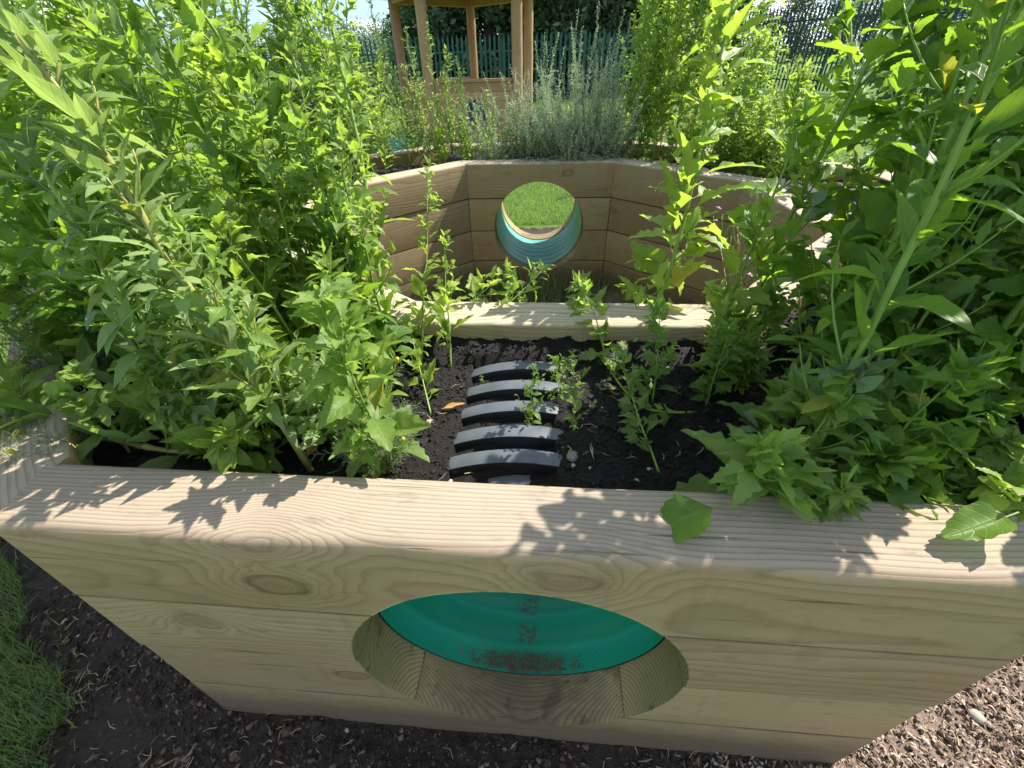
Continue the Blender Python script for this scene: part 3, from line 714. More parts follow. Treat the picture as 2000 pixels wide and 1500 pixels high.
def gz(x, y): return 0.006 + 0.018 * fbm(x * 6, y * 6, 3) + .014 * fbm(x * 35, y * 35, 3)
rs = np.random.default_rng(15)
n = 75000; gx = rs.uniform(-1.45, 1.5, n); gy = rs.uniform(-.15, 1.1, n)
ok = ~inoct(OC, gx, gy) & (gx > grassline(gy) - .1); gx, gy = gx[ok], gy[ok]
sz = rs.gamma(1.5, .0017, len(gx)) + .0010
b = Buf(); lumps(b, np.stack([gx, gy, gz(gx, gy) + sz * .2], 1), sz, rs)
tag(link('soil_litter', b.mesh('soil_litter', False), DIRTB), 'loose brown soil crumbs and chips around the bed', 'soil litter', kind='stuff')

def straws(buf, P, L, wdt, rs, tilt=.35):
    n = len(P); a = rs.uniform(0, 6.28, n); d = np.stack([np.cos(a), np.sin(a), rs.normal(0, tilt, n)], 1)
    d /= np.linalg.norm(d, axis=1, keepdims=True); s = np.stack([-np.sin(a), np.cos(a), np.zeros(n)], 1)
    bend = rs.normal(0, .25, n)[:, None]
    up = np.array([0, 0, 1.0])
    L = np.asarray(L)[:, None]; wd = np.asarray(wdt)[:, None]
    p0 = P - d * L / 2; p1 = P + s * bend * L * .5 + up * L * .05; p2 = P + d * L / 2
    V = np.stack([p0 - s * wd, p0 + s * wd, p1 - s * wd + up * wd, p1 + s * wd + up * wd, p2 - s * wd * .4, p2 + s * wd * .4], 1)
    base = (np.arange(n) * 6)[:, None]
    Q = np.concatenate([base + [0, 1, 3, 2], base + [2, 3, 5, 4]])
    buf.add(V.reshape(-1, 3), None, Q, None, np.repeat(rs.random(n), 6))
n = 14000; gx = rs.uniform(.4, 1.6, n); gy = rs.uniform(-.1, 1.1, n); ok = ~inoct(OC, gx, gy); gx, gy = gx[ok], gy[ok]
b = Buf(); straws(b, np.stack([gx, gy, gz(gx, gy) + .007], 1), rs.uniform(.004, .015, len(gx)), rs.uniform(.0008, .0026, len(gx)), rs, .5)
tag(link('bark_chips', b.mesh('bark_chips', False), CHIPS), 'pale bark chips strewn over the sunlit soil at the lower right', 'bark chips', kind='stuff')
n = 9000; gx = rs.uniform(-1.5, 1.9, n); gy = rs.uniform(-.2, 1.2, n)
cl_ = fbm(gx * 5 + 3, gy * 5, 3)
ok = ~inoct(OC, gx, gy) & (gx > grassline(gy) - .15) & ((gx > .3) | (rs.random(n) < np.clip(.12 + cl_ * 1.6, .05, .9))); gx, gy = gx[ok], gy[ok]
b = Buf(); straws(b, np.stack([gx, gy, gz(gx, gy) + .006], 1), rs.uniform(.008, .04, len(gx)), rs.uniform(.0004, .0014, len(gx)), rs)
tag(link('straw_litter', b.mesh('straw_litter'), DRY), 'scattered dry straw bits and dead grass on the bare soil', 'straw litter', kind='stuff')
# dead grass lying in the mouth of the front pipe
n = 330; t = rs.normal(.01, .062, n); q = rs.uniform(.0, 1, n) ** 1.7 * .030 - .024
c0 = np.array(HF) + np.array([*HFN[:2], 0]) * TH; dr = np.array([HFN[1], -HFN[0], 0])
P = c0 + np.outer(t, dr) + np.outer(q + .004, [HFN[0], HFN[1], 0]); P[:, 2] = HF[2] - np.sqrt(.294 ** 2 - np.minimum(np.abs(t), .28) ** 2) + rs.uniform(.002, .014, n)
b = Buf(); straws(b, P, rs.uniform(.008, .035, n), rs.uniform(.0003, .0011, n), rs, .25)
tag(link('dead_grass', b.mesh('dead_grass'), DRYD), 'dead grass and pine needles lying in the mouth of the green pipe', 'dead grass', kind='stuff')

def grass(name, P, h, label, rs, lean=.35, wid=.0018, mat=L_GRASS, yel=.05, seg=3):
    n = len(P); a = rs.uniform(0, 6.28, n); d = np.stack([np.cos(a), np.sin(a), np.zeros(n)], 1)
    s = np.stack([-np.sin(a), np.cos(a), np.zeros(n)], 1); h = h * rs.uniform(.45, 1.2, n); ln = np.abs(rs.normal(lean, lean * .6, n)) * h
    wd = wid * rs.uniform(.6, 1.3, n)
    rows = []
    for k in range(seg + 1):
        t = k / seg; c = P + d * (ln * t * t)[:, None] + np.array([0, 0, 1.0]) * (h * (t - .25 * t * t * (ln / h)))[:, None]
        ww = (wd * (1 - t ** 1.5) + .0001)[:, None]; rows += [c - s * ww, c + s * ww]
    V = np.stack(rows, 1); m_ = 2 * (seg + 1); base = (np.arange(n) * m_)[:, None]
    Q = np.concatenate([base + [2 * k, 2 * k + 1, 2 * k + 3, 2 * k + 2] for k in range(seg)])
    tn = np.where(rs.random(n) < yel, 1.0, rs.random(n) * .9)
    b = Buf(); b.add(V.reshape(-1, 3), None, Q, np.tile([[.5, .3]], (n * m_, 1)), np.repeat(tn, m_))
    return tag(link(name, b.mesh(name), mat), label, 'grass', kind='stuff')
# grass strip left of the bed
n = 34000; gy = rs.uniform(-.35, 2.0, n); gx = grassline(gy) - np.abs(rs.normal(0, .33, n)) - .01 + .16 * fbm(gy * 7, gy * 0 + 2, 4) + np.where(rs.random(n) < .02, rs.uniform(0, .14, n), 0)
grass('grass', np.stack([gx, gy, np.zeros(n)], 1), .055, 'green lawn grass along the left edge of the bare soil', rs, .5, .0013, yel=.15)
# courtyard floor inside the octagon
n = 9000; gx = rs.uniform(-.9, 1.25, n); gy = rs.uniform(1.0, 3.2, n); ok = inoct(IC, gx, gy); gx, gy = gx[ok], gy[ok]
grass('courtyard_grass', np.stack([gx, gy, np.zeros(len(gx))], 1), .19, 'unmown grass growing on the floor of the courtyard', rs, .5, .0016, yel=.2)
b = Buf(); P8 = offset(IC, -.03); b.add([[p[0], p[1], .003] for p in P8], [[0, k, k + 1] for k in range(1, 7)])
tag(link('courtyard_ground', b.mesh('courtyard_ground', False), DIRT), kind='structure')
# lawn behind the bed: seen through the pipe and to the right
n = 26000; gx = rs.uniform(-1.0, 2.2, n); gy = 4.25 + rs.random(n) ** 1.3 * 4; 
grass('lawn_grass', np.stack([gx, gy, np.zeros(n)], 1), .06, 'sunlit lawn grass seen through the back pipe', rs, .5, .0028, yel=.04)
n = 46000; gx = rs.uniform(2.0, 13, n); gy = 2.5 + rs.random(n) * 14; ok = gx > 2.2 - .0 * gy; gx, gy = gx[ok], gy[ok]
grass('open_lawn_grass', np.stack([gx, gy, np.zeros(len(gx))], 1), .07, 'sunlit open lawn between the bed and the fence', rs, .5, .006, yel=.05, seg=2)

# ------------------------------------------------------------------ leaf templates (x across, y along, z up; unit length)
def leaf_tpl(kind, droop=.15, fold=.25, n=10, rs=np.random.default_rng(1)):
    t = np.linspace(0, 1, n + 1)
    if kind == 'lance': wv = .15 * np.sin(np.pi * t ** .8) ** .9
    elif kind == 'rhomb': wv = .27 * np.where(t < .35, (t / .35) ** .9, (1 - (t - .35) / .65) ** .8)
    elif kind == 'broad': wv = .31 * np.where(t < .32, np.sin(t / .32 * np.pi / 2) ** .7, np.cos((t - .32) / .68 * np.pi / 2) ** .75)
    elif kind == 'oval': wv = .24 * np.sin(np.pi * t ** .9) ** .65
    elif kind == 'lobed': wv = .30 * np.interp(t, [0, .12, .28, .36, .46, .6, .68, .8, 1], [.05, .25, 1.0, .95, .50, .55, .42, .3, 0])
    elif kind == 'blade': wv = .045 * np.sin(np.pi * np.minimum(t * 1.0, 1)) ** .5
    wv = wv.copy(); wv[0] = .012; wv[-1] = .0
    if kind in ('rhomb', 'broad', 'lobed'):
        ta = .05 if kind == 'broad' else .10; tooth = np.where(np.arange(n + 1) % 2 == 1, 1 + ta, 1 - ta); tooth[0] = 1; wv = wv * tooth * rs.uniform(.93, 1.07, n + 1)
    zc_ = -droop * t ** 1.8
    yv = t * (1 - .5 * droop * t)
    wave = .055 * np.sin(t * 13 + rs.uniform(0, 6)) + .05 * np.sin(t * 4 + rs.uniform(0, 6))
    # teeth point forward: outline points slide toward the tip
    sh = np.where(np.arange(n + 1) % 2 == 1, .025, -.01) if kind in ('rhomb', 'broad', 'lobed') else np.zeros(n + 1)
    half = np.stack([wv * .5, yv + sh * .3, zc_ + fold * wv * .5 + .010], 1)
    Lo = np.stack([-wv, yv + sh, zc_ + fold * wv + wave * (wv / .3)], 1); Ro = np.stack([wv, yv + sh, zc_ + fold * wv - wave * (wv / .3)], 1)
    Lm = half.copy(); Lm[:, 0] *= -1; C0 = np.stack([0 * t, yv, zc_], 1)
    V = np.stack([Lo, Lm, C0, half, Ro], 1).reshape(-1, 3)
    UV = np.stack([np.tile([-1, -.5, 0, .5, 1.0], n + 1), np.repeat(t, 5)], 1)
    Q = []
    for i in range(n):
        for j in range(4): Q.append([i * 5 + j, i * 5 + j + 1, (i + 1) * 5 + j + 1, (i + 1) * 5 + j])
    # petiole
    pet = .22 if kind in ('rhomb', 'broad', 'lobed') else .10
    if kind not in ('blade',):
        V = V + [0, pet, 0]; k = len(V)
        V = np.concatenate([V, [[-.012, 0, .0], [.012, 0, .0], [-.010, pet * 1.02, .003], [.010, pet * 1.02, .003]]])
        UV = np.concatenate([UV, [[0, 0]] * 4]); Q.append([k, k + 1, k + 3, k + 2])
    return V, np.array(Q), UV
TPL = {}
for kd in ('lance', 'rhomb', 'broad', 'oval', 'lobed', 'blade'):
    TPL[kd] = [leaf_tpl(kd, dr_, fo, 16 if kd == 'broad' else 12 if kd in ('rhomb', 'lobed') else 7, np.random.default_rng(int(dr_ * 100) + 50))
               for dr_, fo in ((.10, .45), (.28, .25), (.45, .35), (-.12, .7), (.70, .2))]
def put_leaves(buf, kind, Ps, Ds, Ls, rs, tint, up=None, roll=.45):
    Ps = np.asarray(Ps, float); Ds = np.asarray(Ds, float); n = len(Ps)
    if n == 0: return
    Ds = Ds / (np.linalg.norm(Ds, axis=1, keepdims=True) + 1e-9)
    upv = np.tile([0, 0, 1.0], (n, 1)) if up is None else up
    N = upv - Ds * (upv * Ds).sum(1, keepdims=True) + rs.normal(0, roll * .5, (n, 3))
    N -= Ds * (N * Ds).sum(1, keepdims=True); N /= np.linalg.norm(N, axis=1, keepdims=True) + 1e-9
    S = np.cross(Ds, N); Ls = np.asarray(Ls)
    v = rs.integers(0, 5, n); asp = rs.uniform(.8, 1.2, n)
    for k in range(5):
        m_ = np.where(v == k)[0]
        if len(m_) == 0: continue
        V, Q, UV = TPL[kind][k]
        W = (S[m_, None] * (V[None, :, 0:1] * asp[m_, None, None]) + Ds[m_, None] * V[None, :, 1:2] + N[m_, None] * V[None, :, 2:3]) * Ls[m_, None, None] + Ps[m_, None]
        buf.add(W.reshape(-1, 3), None, (Q[None] + (np.arange(len(m_)) * len(V))[:, None, None]).reshape(-1, 4), np.tile(UV, (len(m_), 1)),
                np.repeat(np.asarray(tint)[m_], len(V)))
def put_blobs(buf, P, size, rs):
    if len(P): lumps(buf, np.asarray(P), np.asarray(size), rs, 1.0)

def curve(base, tip, bend, rs, n=14, wob=.012):
    base = np.asarray(base, float); tip = np.asarray(tip, float); t = np.linspace(0, 1, n)[:, None]
    mid = (base + tip) / 2 + np.asarray(bend, float)
    P = (1 - t) ** 2 * base + 2 * t * (1 - t) * mid + t * t * tip
    L = np.linalg.norm(tip - base)
    w_ = rs.normal(0, wob * L, (n, 3)); w_[0] = 0
    for _ in range(2): w_[1:-1] = (w_[:-2] + w_[1:-1] + w_[2:]) / 3
    return P + w_ * np.minimum(t * 4, 1)
def frame(d):
    a = nrm(np.cross(d, [0, 0, 1.0])) if abs(d[2]) < .98 else np.array([1.0, 0, 0]); return a, np.cross(a, d)

def weed(base, tip, rs, bend=(0, 0, 0), leaf='rhomb', L=.075, nodes=26, branches=10, blen=.22, mat=L_FAT, topmat=None, stem=S_GREEN,
         r0=.0055, seeds=0.0, start=.12, outw=.58, yel=.03, tintb=.5, small=.35, bleaf=8, name='fat_hen', label='', cat='weed', group=None, ptop=None, droop=0.0, taper=.25, fall=.65):
    P = curve(base, tip, bend, rs); n = len(P)
    if ptop is not None:
        P = np.asarray(ptop, float)
        # smooth resample
        tt = np.linspace(0, 1, len(P)); t2 = np.linspace(0, 1, 18)
        P = np.stack([np.interp(t2, tt, P[:, k]) for k in range(3)], 1)
        for _ in range(2): P[1:-1] = (P[:-2] + 2 * P[1:-1] + P[2:]) / 4
        n = len(P)
    base = P[0]; Lt = np.linalg.norm(np.diff(P, axis=0), axis=1).sum()
    root = empty(name, tuple(base)); tag(root, label, cat, group)
    sb = Buf(); tube(sb, P - base, np.linspace(r0, r0 * taper, n), 7, C=rs.uniform(.2, .9))
    T = np.linspace(0, 1, n)
    pt = lambda t: np.array([np.interp(t, T, P[:, k]) for k in range(3)]) - base
    dr = lambda t: nrm(pt(min(1, t + .04)) - pt(max(0, t - .04)))
    LP, LD, LL, LT = [], [], [], []; TP, TD, TL, TT = [], [], [], []; SP, SS = [], []
    az = rs.uniform(0, 6.28)
    for i in range(nodes):
        t = start + (1 - start) * ((i + .5) / nodes) ** .92
        az += 2.4 + rs.normal(0, .25); d = dr(t); a, b_ = frame(d)
        o = math.cos(az) * a + math.sin(az) * b_; p = pt(t)
        ls = L * (1 - fall * max(0, t - .35) / .65) * rs.uniform(.75, 1.15) * (small + (1 - small) * min(1, t / .25))
        dd = d * rs.uniform(.35, .75) + o * outw + np.array([0, 0, rs.normal(-.05 - droop, .15)])
        lst = (TP, TD, TL, TT) if (topmat and t > .86) else (LP, LD, LL, LT)
        lst[0].append(p); lst[1].append(dd); yl = rs.random() < yel * (1.6 - t)
        lst[2].append(ls * (.7 if yl else 1)); lst[3].append(1.0 if yl else np.clip(tintb + rs.normal(0, .22), 0, .92))
        if i % max(1, nodes // max(branches, 1)) == 0 and branches and t < .92:
            bl = blen * (1 - .72 * t) * rs.uniform(.5, 1.15); bd = nrm(d * .9 + o * rs.uniform(.5, .9))
            q = curve(p, p + bd * bl + np.array([0, 0, bl * .15]), o * bl * .12, rs, 6, .02)
            tube(sb, q, np.linspace(r0 * .42, r0 * .15, 6), 5, C=rs.uniform(.2, .9))
            for j in range(bleaf):
                tj = (j + 1) / bleaf; pj_ = np.array([np.interp(tj, np.linspace(0, 1, 6), q[:, k]) for k in range(3)])
                aj = rs.uniform(0, 6.28); a2, b2 = frame(bd); oj = math.cos(aj) * a2 + math.sin(aj) * b2
                tip_ = topmat and tj > .8
                l_ = (TP, TD, TL, TT) if tip_ else (LP, LD, LL, LT)
                l_[0].append(pj_); l_[1].append(bd * .7 + oj * .7 + np.array([0, 0, rs.normal(0, .12)]))
                l_[2].append(L * rs.uniform(.35, .7) * (1 - .35 * tj)); l_[3].append(np.clip(tintb + .1 + rs.normal(0, .2), 0, .92))
            if seeds > 0 and t > .35:
                m_ = int(14 * seeds); tj = rs.uniform(.35, 1.1, m_)
                for v in tj: SP.append(q[0] + (q[-1] - q[0]) * v + rs.normal(0, .005, 3)); SS.append(rs.uniform(.0016, .0034))
    # rosette at the tip
    for j in range(9):
        d = dr(.98); a, b_ = frame(d); aj = j * 2.4; o = math.cos(aj) * a + math.sin(aj) * b_
        l_ = (TP, TD, TL, TT) if topmat else (LP, LD, LL, LT)
        l_[0].append(pt(1 - .03 * (j % 3))); l_[1].append(d * rs.uniform(.5, 1.1) + o * .6); l_[2].append(L * rs.uniform(.25, .5)); l_[3].append(np.clip(tintb + .2 + rs.normal(0, .15), 0, .92))
    if seeds > 0:
        m_ = int(120 * seeds)
        for v in rs.uniform(.72, 1.02, m_):
            SP.append(pt(min(v, 1)) + rs.normal(0, 1, 3) * .010 * (1.15 - v) * 2.2 + dr(min(v, 1)) * max(0, v - 1) * Lt); SS.append(rs.uniform(.0018, .0038))
    link('stem', sb.mesh('stem'), stem, root)
    b = Buf(); put_leaves(b, leaf, LP, LD, LL, rs, LT); link('leaves', b.mesh('leaves'), mat, root)
    if TP:
        b = Buf(); put_leaves(b, 'oval' if leaf != 'lance' else 'lance', TP, TD, TL, rs, TT); link('shoot_tips', b.mesh('shoot_tips'), topmat, root)
    if SP:
        b = Buf(); put_blobs(b, SP, SS, rs); link('seed_heads', b.mesh('seed_heads', False), SEED, root)
    return root
def clone(root, loc, rz, s, label=None, group=None):
    r = root.copy(); COL.objects.link(r); r.location = loc; r.rotation_euler = (0, 0, rz); r.scale = (s, s, s)
    if label: r['label'] = label
    if group: r['group'] = group
    for ch in root.children:
        c = ch.copy(); COL.objects.link(c); c.parent = r
    return r

RS = np.random.default_rng(42)
def soilpt(px, py):
    p = onz(px, py, SOIL_Z + .005); p[2] = float(soil_h(p[0], p[1])) - .004; return p
exec_parts = True
# ---- left hero plants (base pixel, tip pixel, depth of the tip)
G_L = 'tall weeds filling the left of the bed'
hero_left = [
 ((600, 912), (-30, 20), .60, 'lance', .095, 'tallest leaning weed, its pale stem crossing the left half from the front rail', .35, L_GREY),
]
weed(soilpt(605, 912), at(5, 20, .66), np.random.default_rng(1), bend=(.02, 0, -.03), leaf='lance', L=.105, nodes=60, branches=22, blen=.14, fall=.35,
     mat=L_PALE, topmat=L_PALE, r0=.0066, seeds=.5, label='tall leaning weed with a pale ribbed stem rooted by the front rail', bleaf=7, tintb=.6, taper=.55, stem=S_YEL)
weed(soilpt(430, 870), at(60, 300, .62), np.random.default_rng(22), leaf='lance', L=.11, nodes=26, branches=10, blen=.12, mat=L_PALE, topmat=L_GREY, r0=.005, fall=.5, taper=.5, outw=.8,
     label='shorter pale leaved weed leaning to the left edge below the tallest one')
weed(soilpt(470, 780), at(200, -10, .85), np.random.default_rng(2), bend=(.03, 0, 0), leaf='lance', L=.10, nodes=30, branches=12, blen=.18,
     mat=L_FAT, r0=.006, seeds=.6, label='upright narrow leaved weed behind the tall leaning one', taper=.5)
weed(soilpt(760, 640), at(640, -40, 1.35), np.random.default_rng(3), leaf='lance', L=.10, nodes=30, branches=10, blen=.14, mat=L_FAT, r0=.0065,
     seeds=.5, label='slender tall weed with long single stem at the right edge of the left stand', outw=.6, taper=.5)
weed(soilpt(700, 760), at(575, 120, .95), np.random.default_rng(4), leaf='rhomb', L=.075, nodes=28, branches=12, blen=.14, mat=L_FAT, r0=.0045,
     seeds=.6, label='mid height weed with rhombic leaves left of the plastic ribs')
weed(soilpt(820, 720), at(842, 330, 1.15), np.random.default_rng(5), leaf='rhomb', L=.055, nodes=20, branches=7, blen=.09, mat=L_LIME, r0=.003,
     seeds=.2, label='thin bright green weed standing before the left inner wall')
weed(soilpt(880, 715), at(868, 470, 1.0), np.random.default_rng(6), leaf='rhomb', L=.05, nodes=14, branches=4, blen=.08, mat=L_LIME, r0=.0025,
     label='small bright weed just left of the furthest plastic rib')
weed(soilpt(640, 700), at(700, 300, 1.1), np.random.default_rng(61), leaf='rhomb', L=.08, nodes=22, branches=8, blen=.12, mat=L_LIME, r0=.004,
     label='broad leaved backlit weed beside the left inner wall')
# low leafy shoots along the front left
low = [((480, 900), (490, 850), .05, L_BROAD), ((420, 900), (380, 790), .06, L_FAT), ((560, 820), (590, 700), .065, L_FAT), 
       ((330, 890), (300, 720), .07, L_FAT), ((250, 880), (160, 740), .075, L_FAT), ((520, 890), (520, 760), .055, L_FAT), ((620, 830), (640, 730), .055, L_FAT)]
for k, (bp_, tp_, L_, m_) in enumerate(low):
    bb = soilpt(*bp_); tt_ = at(*tp_, bb[1] + .02)
    if tt_[2] < bb[2] + .08: tt_[2] = bb[2] + .08
    weed(bb, tt_, np.random.default_rng(70 + k), leaf='oval' if k % 2 == 0 else 'rhomb', L=L_ * 1.05, nodes=18, branches=5, blen=.12, mat=m_, r0=.003, start=.05, outw=1.0,
         label='low leafy shoot in the row along the left of the front rail', group='low shoots along the left front rail')
# one shoot that hangs over the rail
bb = soilpt(470, 905)
weed(bb, at(480, 905, bb[1] - .035) + [0, 0, .07], np.random.default_rng(90), leaf='oval', L=.085, nodes=16, branches=4, blen=.06, mat=L_LIME, r0=.002, start=.1, outw=1.1, droop=.25,
     label='small smooth leaved shoot hanging over the front rail on the left')

# ---- jointed redshank stems lying out to the left
def redshank(pts, label, seed):
    rs = np.random.default_rng(seed); P = np.array(pts); base = P[0].copy()
    tt = np.linspace(0, 1, len(P)); t2 = np.linspace(0, 1, 40); Q_ = np.stack([np.interp(t2, tt, P[:, k]) for k in range(3)], 1)
    for _ in range(6): Q_[1:-1] = (Q_[:-2] + 2 * Q_[1:-1] + Q_[2:]) / 4
    root = empty('redshank', tuple(base)); tag(root, label, 'weed', 'jointed stems sprawling to the left')
    rr = .0052 * (1 - .4 * t2) * (1 + .45 * (np.arange(40) % 6 == 0)); sb = Buf(); tube(sb, Q_ - base, rr, 8, C=.6)
    link('stem', sb.mesh('stem'), S_YEL, root)
    LP, LD, LL = [], [], []
    for k in range(6, 40, 6):
        d = nrm(Q_[min(39, k + 1)] - Q_[k - 1]); a, b_ = frame(d)
        for q in range(2):
            az = rs.uniform(0, 6.28); o = math.cos(az) * a + math.sin(az) * b_; o[2] = abs(o[2]) * .6
            LP.append(Q_[k] - base); LD.append(d * .5 + o); LL.append(rs.uniform(.09, .14))
    b = Buf(); put_leaves(b, 'lance', LP, LD, LL, rs, rs.uniform(.4, .9, len(LP)), roll=.8); link('leaves', b.mesh('leaves'), L_FAT, root)
redshank([soilpt(420, 880), soilpt(330, 890) + [0, 0, .012], onz(180, 850, .76), onz(60, 790, .80), at(-60, 700, .78)], 'thick yellowish jointed stem sprawling low over the left corner', 1)
redshank([soilpt(300, 800), onz(170, 745, .77), onz(80, 690, .81), at(-40, 640, .95)], 'second jointed stem higher up by the left edge', 2)

# ---- random stands
RO = offset(OC, .165); RI_ = offset(IC, -.17)
def ring_ok(x, y, mo=.17, mi=.17):
    return bool(inoct(RO, x, y)) and not bool(inoct(RI_, x, y))
def clear_left(P):   # the photograph's open view past the left stand
    for p in P:
        u, v = proj(p)
        if v < 140 and u > 690 + 0 * v and u < 1300: return False
        if 140 <= v < 330 and u > 800: return False
        if 330 <= v < 600 and u > 800: return False
        if v >= 600 and u > 800: return False
    return True
def scatter(n, xr, yr, hr, ok, seed, lean=(0, 0), keep=None):
    rs = np.random.default_rng(seed); out_ = []; tries = 0
    while len(out_) < n and tries < 20000:
        tries += 1
        x, y = rs.uniform(*xr), rs.uniform(*yr)
        if not ring_ok(x, y): continue
        if any((x - q[0][0]) ** 2 + (y - q[0][1]) ** 2 < .005 for q in out_): continue
        h = rs.uniform(*hr); b0 = np.array([x, y, float(soil_h(x, y)) - .004])
        t0 = b0 + [rs.normal(lean[0], .10) * h, rs.normal(lean[1], .10) * h, h]
        mid = (b0 + t0) / 2
        if np.linalg.norm(t0 - [0, 0, CAM_Z]) < .55: continue
        if ok([b0, mid, t0, b0 * .3 + t0 * .7]): out_.append((b0, t0))
    return out_
left = scatter(74, (-1.75, -.3), (.86, 3.4), (.55, 1.15), clear_left, 11, (-.10, 0))
for k, (b0, t0) in enumerate(left):
    near = np.linalg.norm(b0[:2]) < 2.0
    weed(b0, t0, np.random.default_rng(200 + k), bend=RS.normal(0, .03, 3), leaf=('lance', 'rhomb', 'lance')[k % 3], L=RS.uniform(.085, .13), nodes=40, branches=12 if near else 9,
         blen=.22, mat=(L_FAT, L_LIME, L_FAT, L_BROAD)[k % 4], topmat=L_GREY if k % 3 == 0 else None, r0=RS.uniform(.004, .0065), seeds=(.5, 0, .9)[k % 3], bleaf=9, tintb=RS.uniform(.3, .8), taper=.4,
         label='tall weed in the crowded stand filling the left of the bed', group='tall weeds filling the left of the bed')
def low_left(P):
    return all(proj(p)[0] < 790 for p in P)
for k, (b0, t0) in enumerate(scatter(46, (-1.6, -.2), (.50, 1.9), (.15, .45), low_left, 12, (-.1, 0))):
    weed(b0, t0, np.random.default_rng(300 + k), leaf=('rhomb', 'oval', 'lance')[k % 3], L=RS.uniform(.065, .10), nodes=24, branches=8, blen=.14, mat=(L_FAT, L_BROAD, L_LIME)[k % 3],
         r0=.003, start=.05, outw=.95, yel=.06, tintb=RS.uniform(.3, .6), label='low weed in the undergrowth beneath the tall left stand', group='undergrowth on the left')

def clear_right(P):
    for p in P:
        u, v = proj(p)
        if v < 320 and u < 1340: return False
        if 330 <= v < 400 and u < 1640: return False
        if 400 <= v < 660 and u < 1760: return False
        if v >= 640 and u < 1400: return False
    return True
right = scatter(44, (.45, 2.0), (.42, 3.2), (.5, 1.0), clear_right, 21, (.05, 0)) + scatter(24, (.70, 1.75), (.36, 1.3), (.5, .95), clear_right, 23, (.0, 0))
for k, (b0, t0) in enumerate(right):
    weed(b0, t0, np.random.default_rng(400 + k), bend=RS.normal(0, .03, 3), leaf=('broad', 'rhomb', 'rhomb', 'lance')[k % 4], L=RS.uniform(.085, .12), nodes=34, branches=10,
         blen=.20, mat=(L_BROAD, L_FAT, L_LIME, L_BROAD)[k % 4], topmat=L_GREY if k % 2 == 0 else None, r0=RS.uniform(.0045, .0065), seeds=(0, .4)[k % 2], bleaf=8, tintb=RS.uniform(.3, .75), taper=.4, yel=.05,
         name='right_weed', label='tall broad leaved weed in the stand filling the right of the bed', group='tall weeds filling the right of the bed')  # species not identified; the name only sets apart weeds on the right
rs = np.random.default_rng(91)
for k in range(11):
    x, y = rs.uniform(.60, .95), rs.uniform(.44, .66); b0 = np.array([x, y, float(soil_h(x, y))]); hh = rs.uniform(.30, .52)
    weed(b0, b0 + [rs.normal(.03, .03), rs.normal(.02, .03), hh], np.random.default_rng(450 + k), leaf=('broad', 'rhomb')[k % 2], L=rs.uniform(.07, .10), nodes=24, branches=9, blen=.15, mat=(L_BROAD, L_FAT)[k % 2],
         topmat=L_GREY if k % 3 == 0 else None, r0=.0042, bleaf=7, tintb=.5, taper=.4, yel=.05, start=.05, name='right_weed', label='weed standing just behind the front rail at the right end', group='weeds behind the right end of the front rail')
rs = np.random.default_rng(94)
for k in range(9):
    x, y = rs.uniform(.38, .62), rs.uniform(.58, .86); b0 = np.array([x, y, float(soil_h(x, y))]); hh = rs.uniform(.38, .56)
    t0 = b0 + [rs.normal(.05, .02), rs.normal(.0, .03), hh]
    if k > 0 or min(proj(b0)[0], proj(t0)[0]) < 1340: continue
    weed(b0, t0, np.random.default_rng(430 + k), leaf=('rhomb', 'broad')[k % 2], L=rs.uniform(.07, .095), nodes=26, branches=9, blen=.12, mat=(L_LIME, L_FAT, L_BROAD)[k % 3], r0=.004, bleaf=6, tintb=.6, taper=.4, start=.06, fall=.5,
         name='right_weed', label='slender weed at the inner edge of the right stand', group='slender weeds at the inner edge of the right stand')
for k in range(10):
    x, y = rs.uniform(-.98, -.70), rs.uniform(.58, .95); b0 = np.array([x, y, .722]); hh = rs.uniform(.14, .42)
    weed(b0, b0 + [-.12 * rs.random(), rs.normal(-.02, .03), hh], np.random.default_rng(440 + k), leaf=('lance', 'rhomb', 'oval')[k % 3], L=rs.uniform(.07, .11), nodes=22, branches=7, blen=.12, mat=(L_FAT, L_LIME)[k % 2], r0=.0035, bleaf=6, tintb=.5, taper=.4, start=.05, outw=.95,
         label='weed crowding the left front corner of the bed', group='weeds in the left front corner')
for k in range(12):
    x = rs.uniform(-.66, -.12); y = .545 + .05 * rs.random() - .0934 * x; b0 = np.array([x, y, float(soil_h(x, y))]); hh = rs.uniform(.12, .30) * (1.0 if x < -.3 else .45)
    weed(b0, b0 + [rs.normal(-.02, .02), rs.normal(-.01, .02), hh], np.random.default_rng(420 + k), leaf=('lance', 'rhomb')[k % 2], L=rs.uniform(.05, .08), nodes=18, branches=5, blen=.09, mat=(L_FAT, L_PALE)[k % 2], r0=.0026, bleaf=5, tintb=.5, start=.05, outw=.95,
         label='small weed in the row just inside the front rail on the left', group='small weeds inside the front rail on the left')
for k, (b0, t0) in enumerate(scatter(16, (-1.35, -.62), (2.3, 3.35), (.5, 1.0), clear_left, 95, (-.02, 0))):
    weed(b0, t0, np.random.default_rng(960 + k), leaf=('lance', 'rhomb')[k % 2], L=rs.uniform(.09, .12), nodes=30, branches=14, blen=.2, mat=(L_LIME, L_PALE)[k % 2], r0=.0045, bleaf=7, tintb=.65, taper=.4, seeds=(.9, .5)[k % 2], yel=.06,
         label='pale seeding weed at the far left of the bed', group='seeding weeds at the far left')
rs = np.random.default_rng(92)
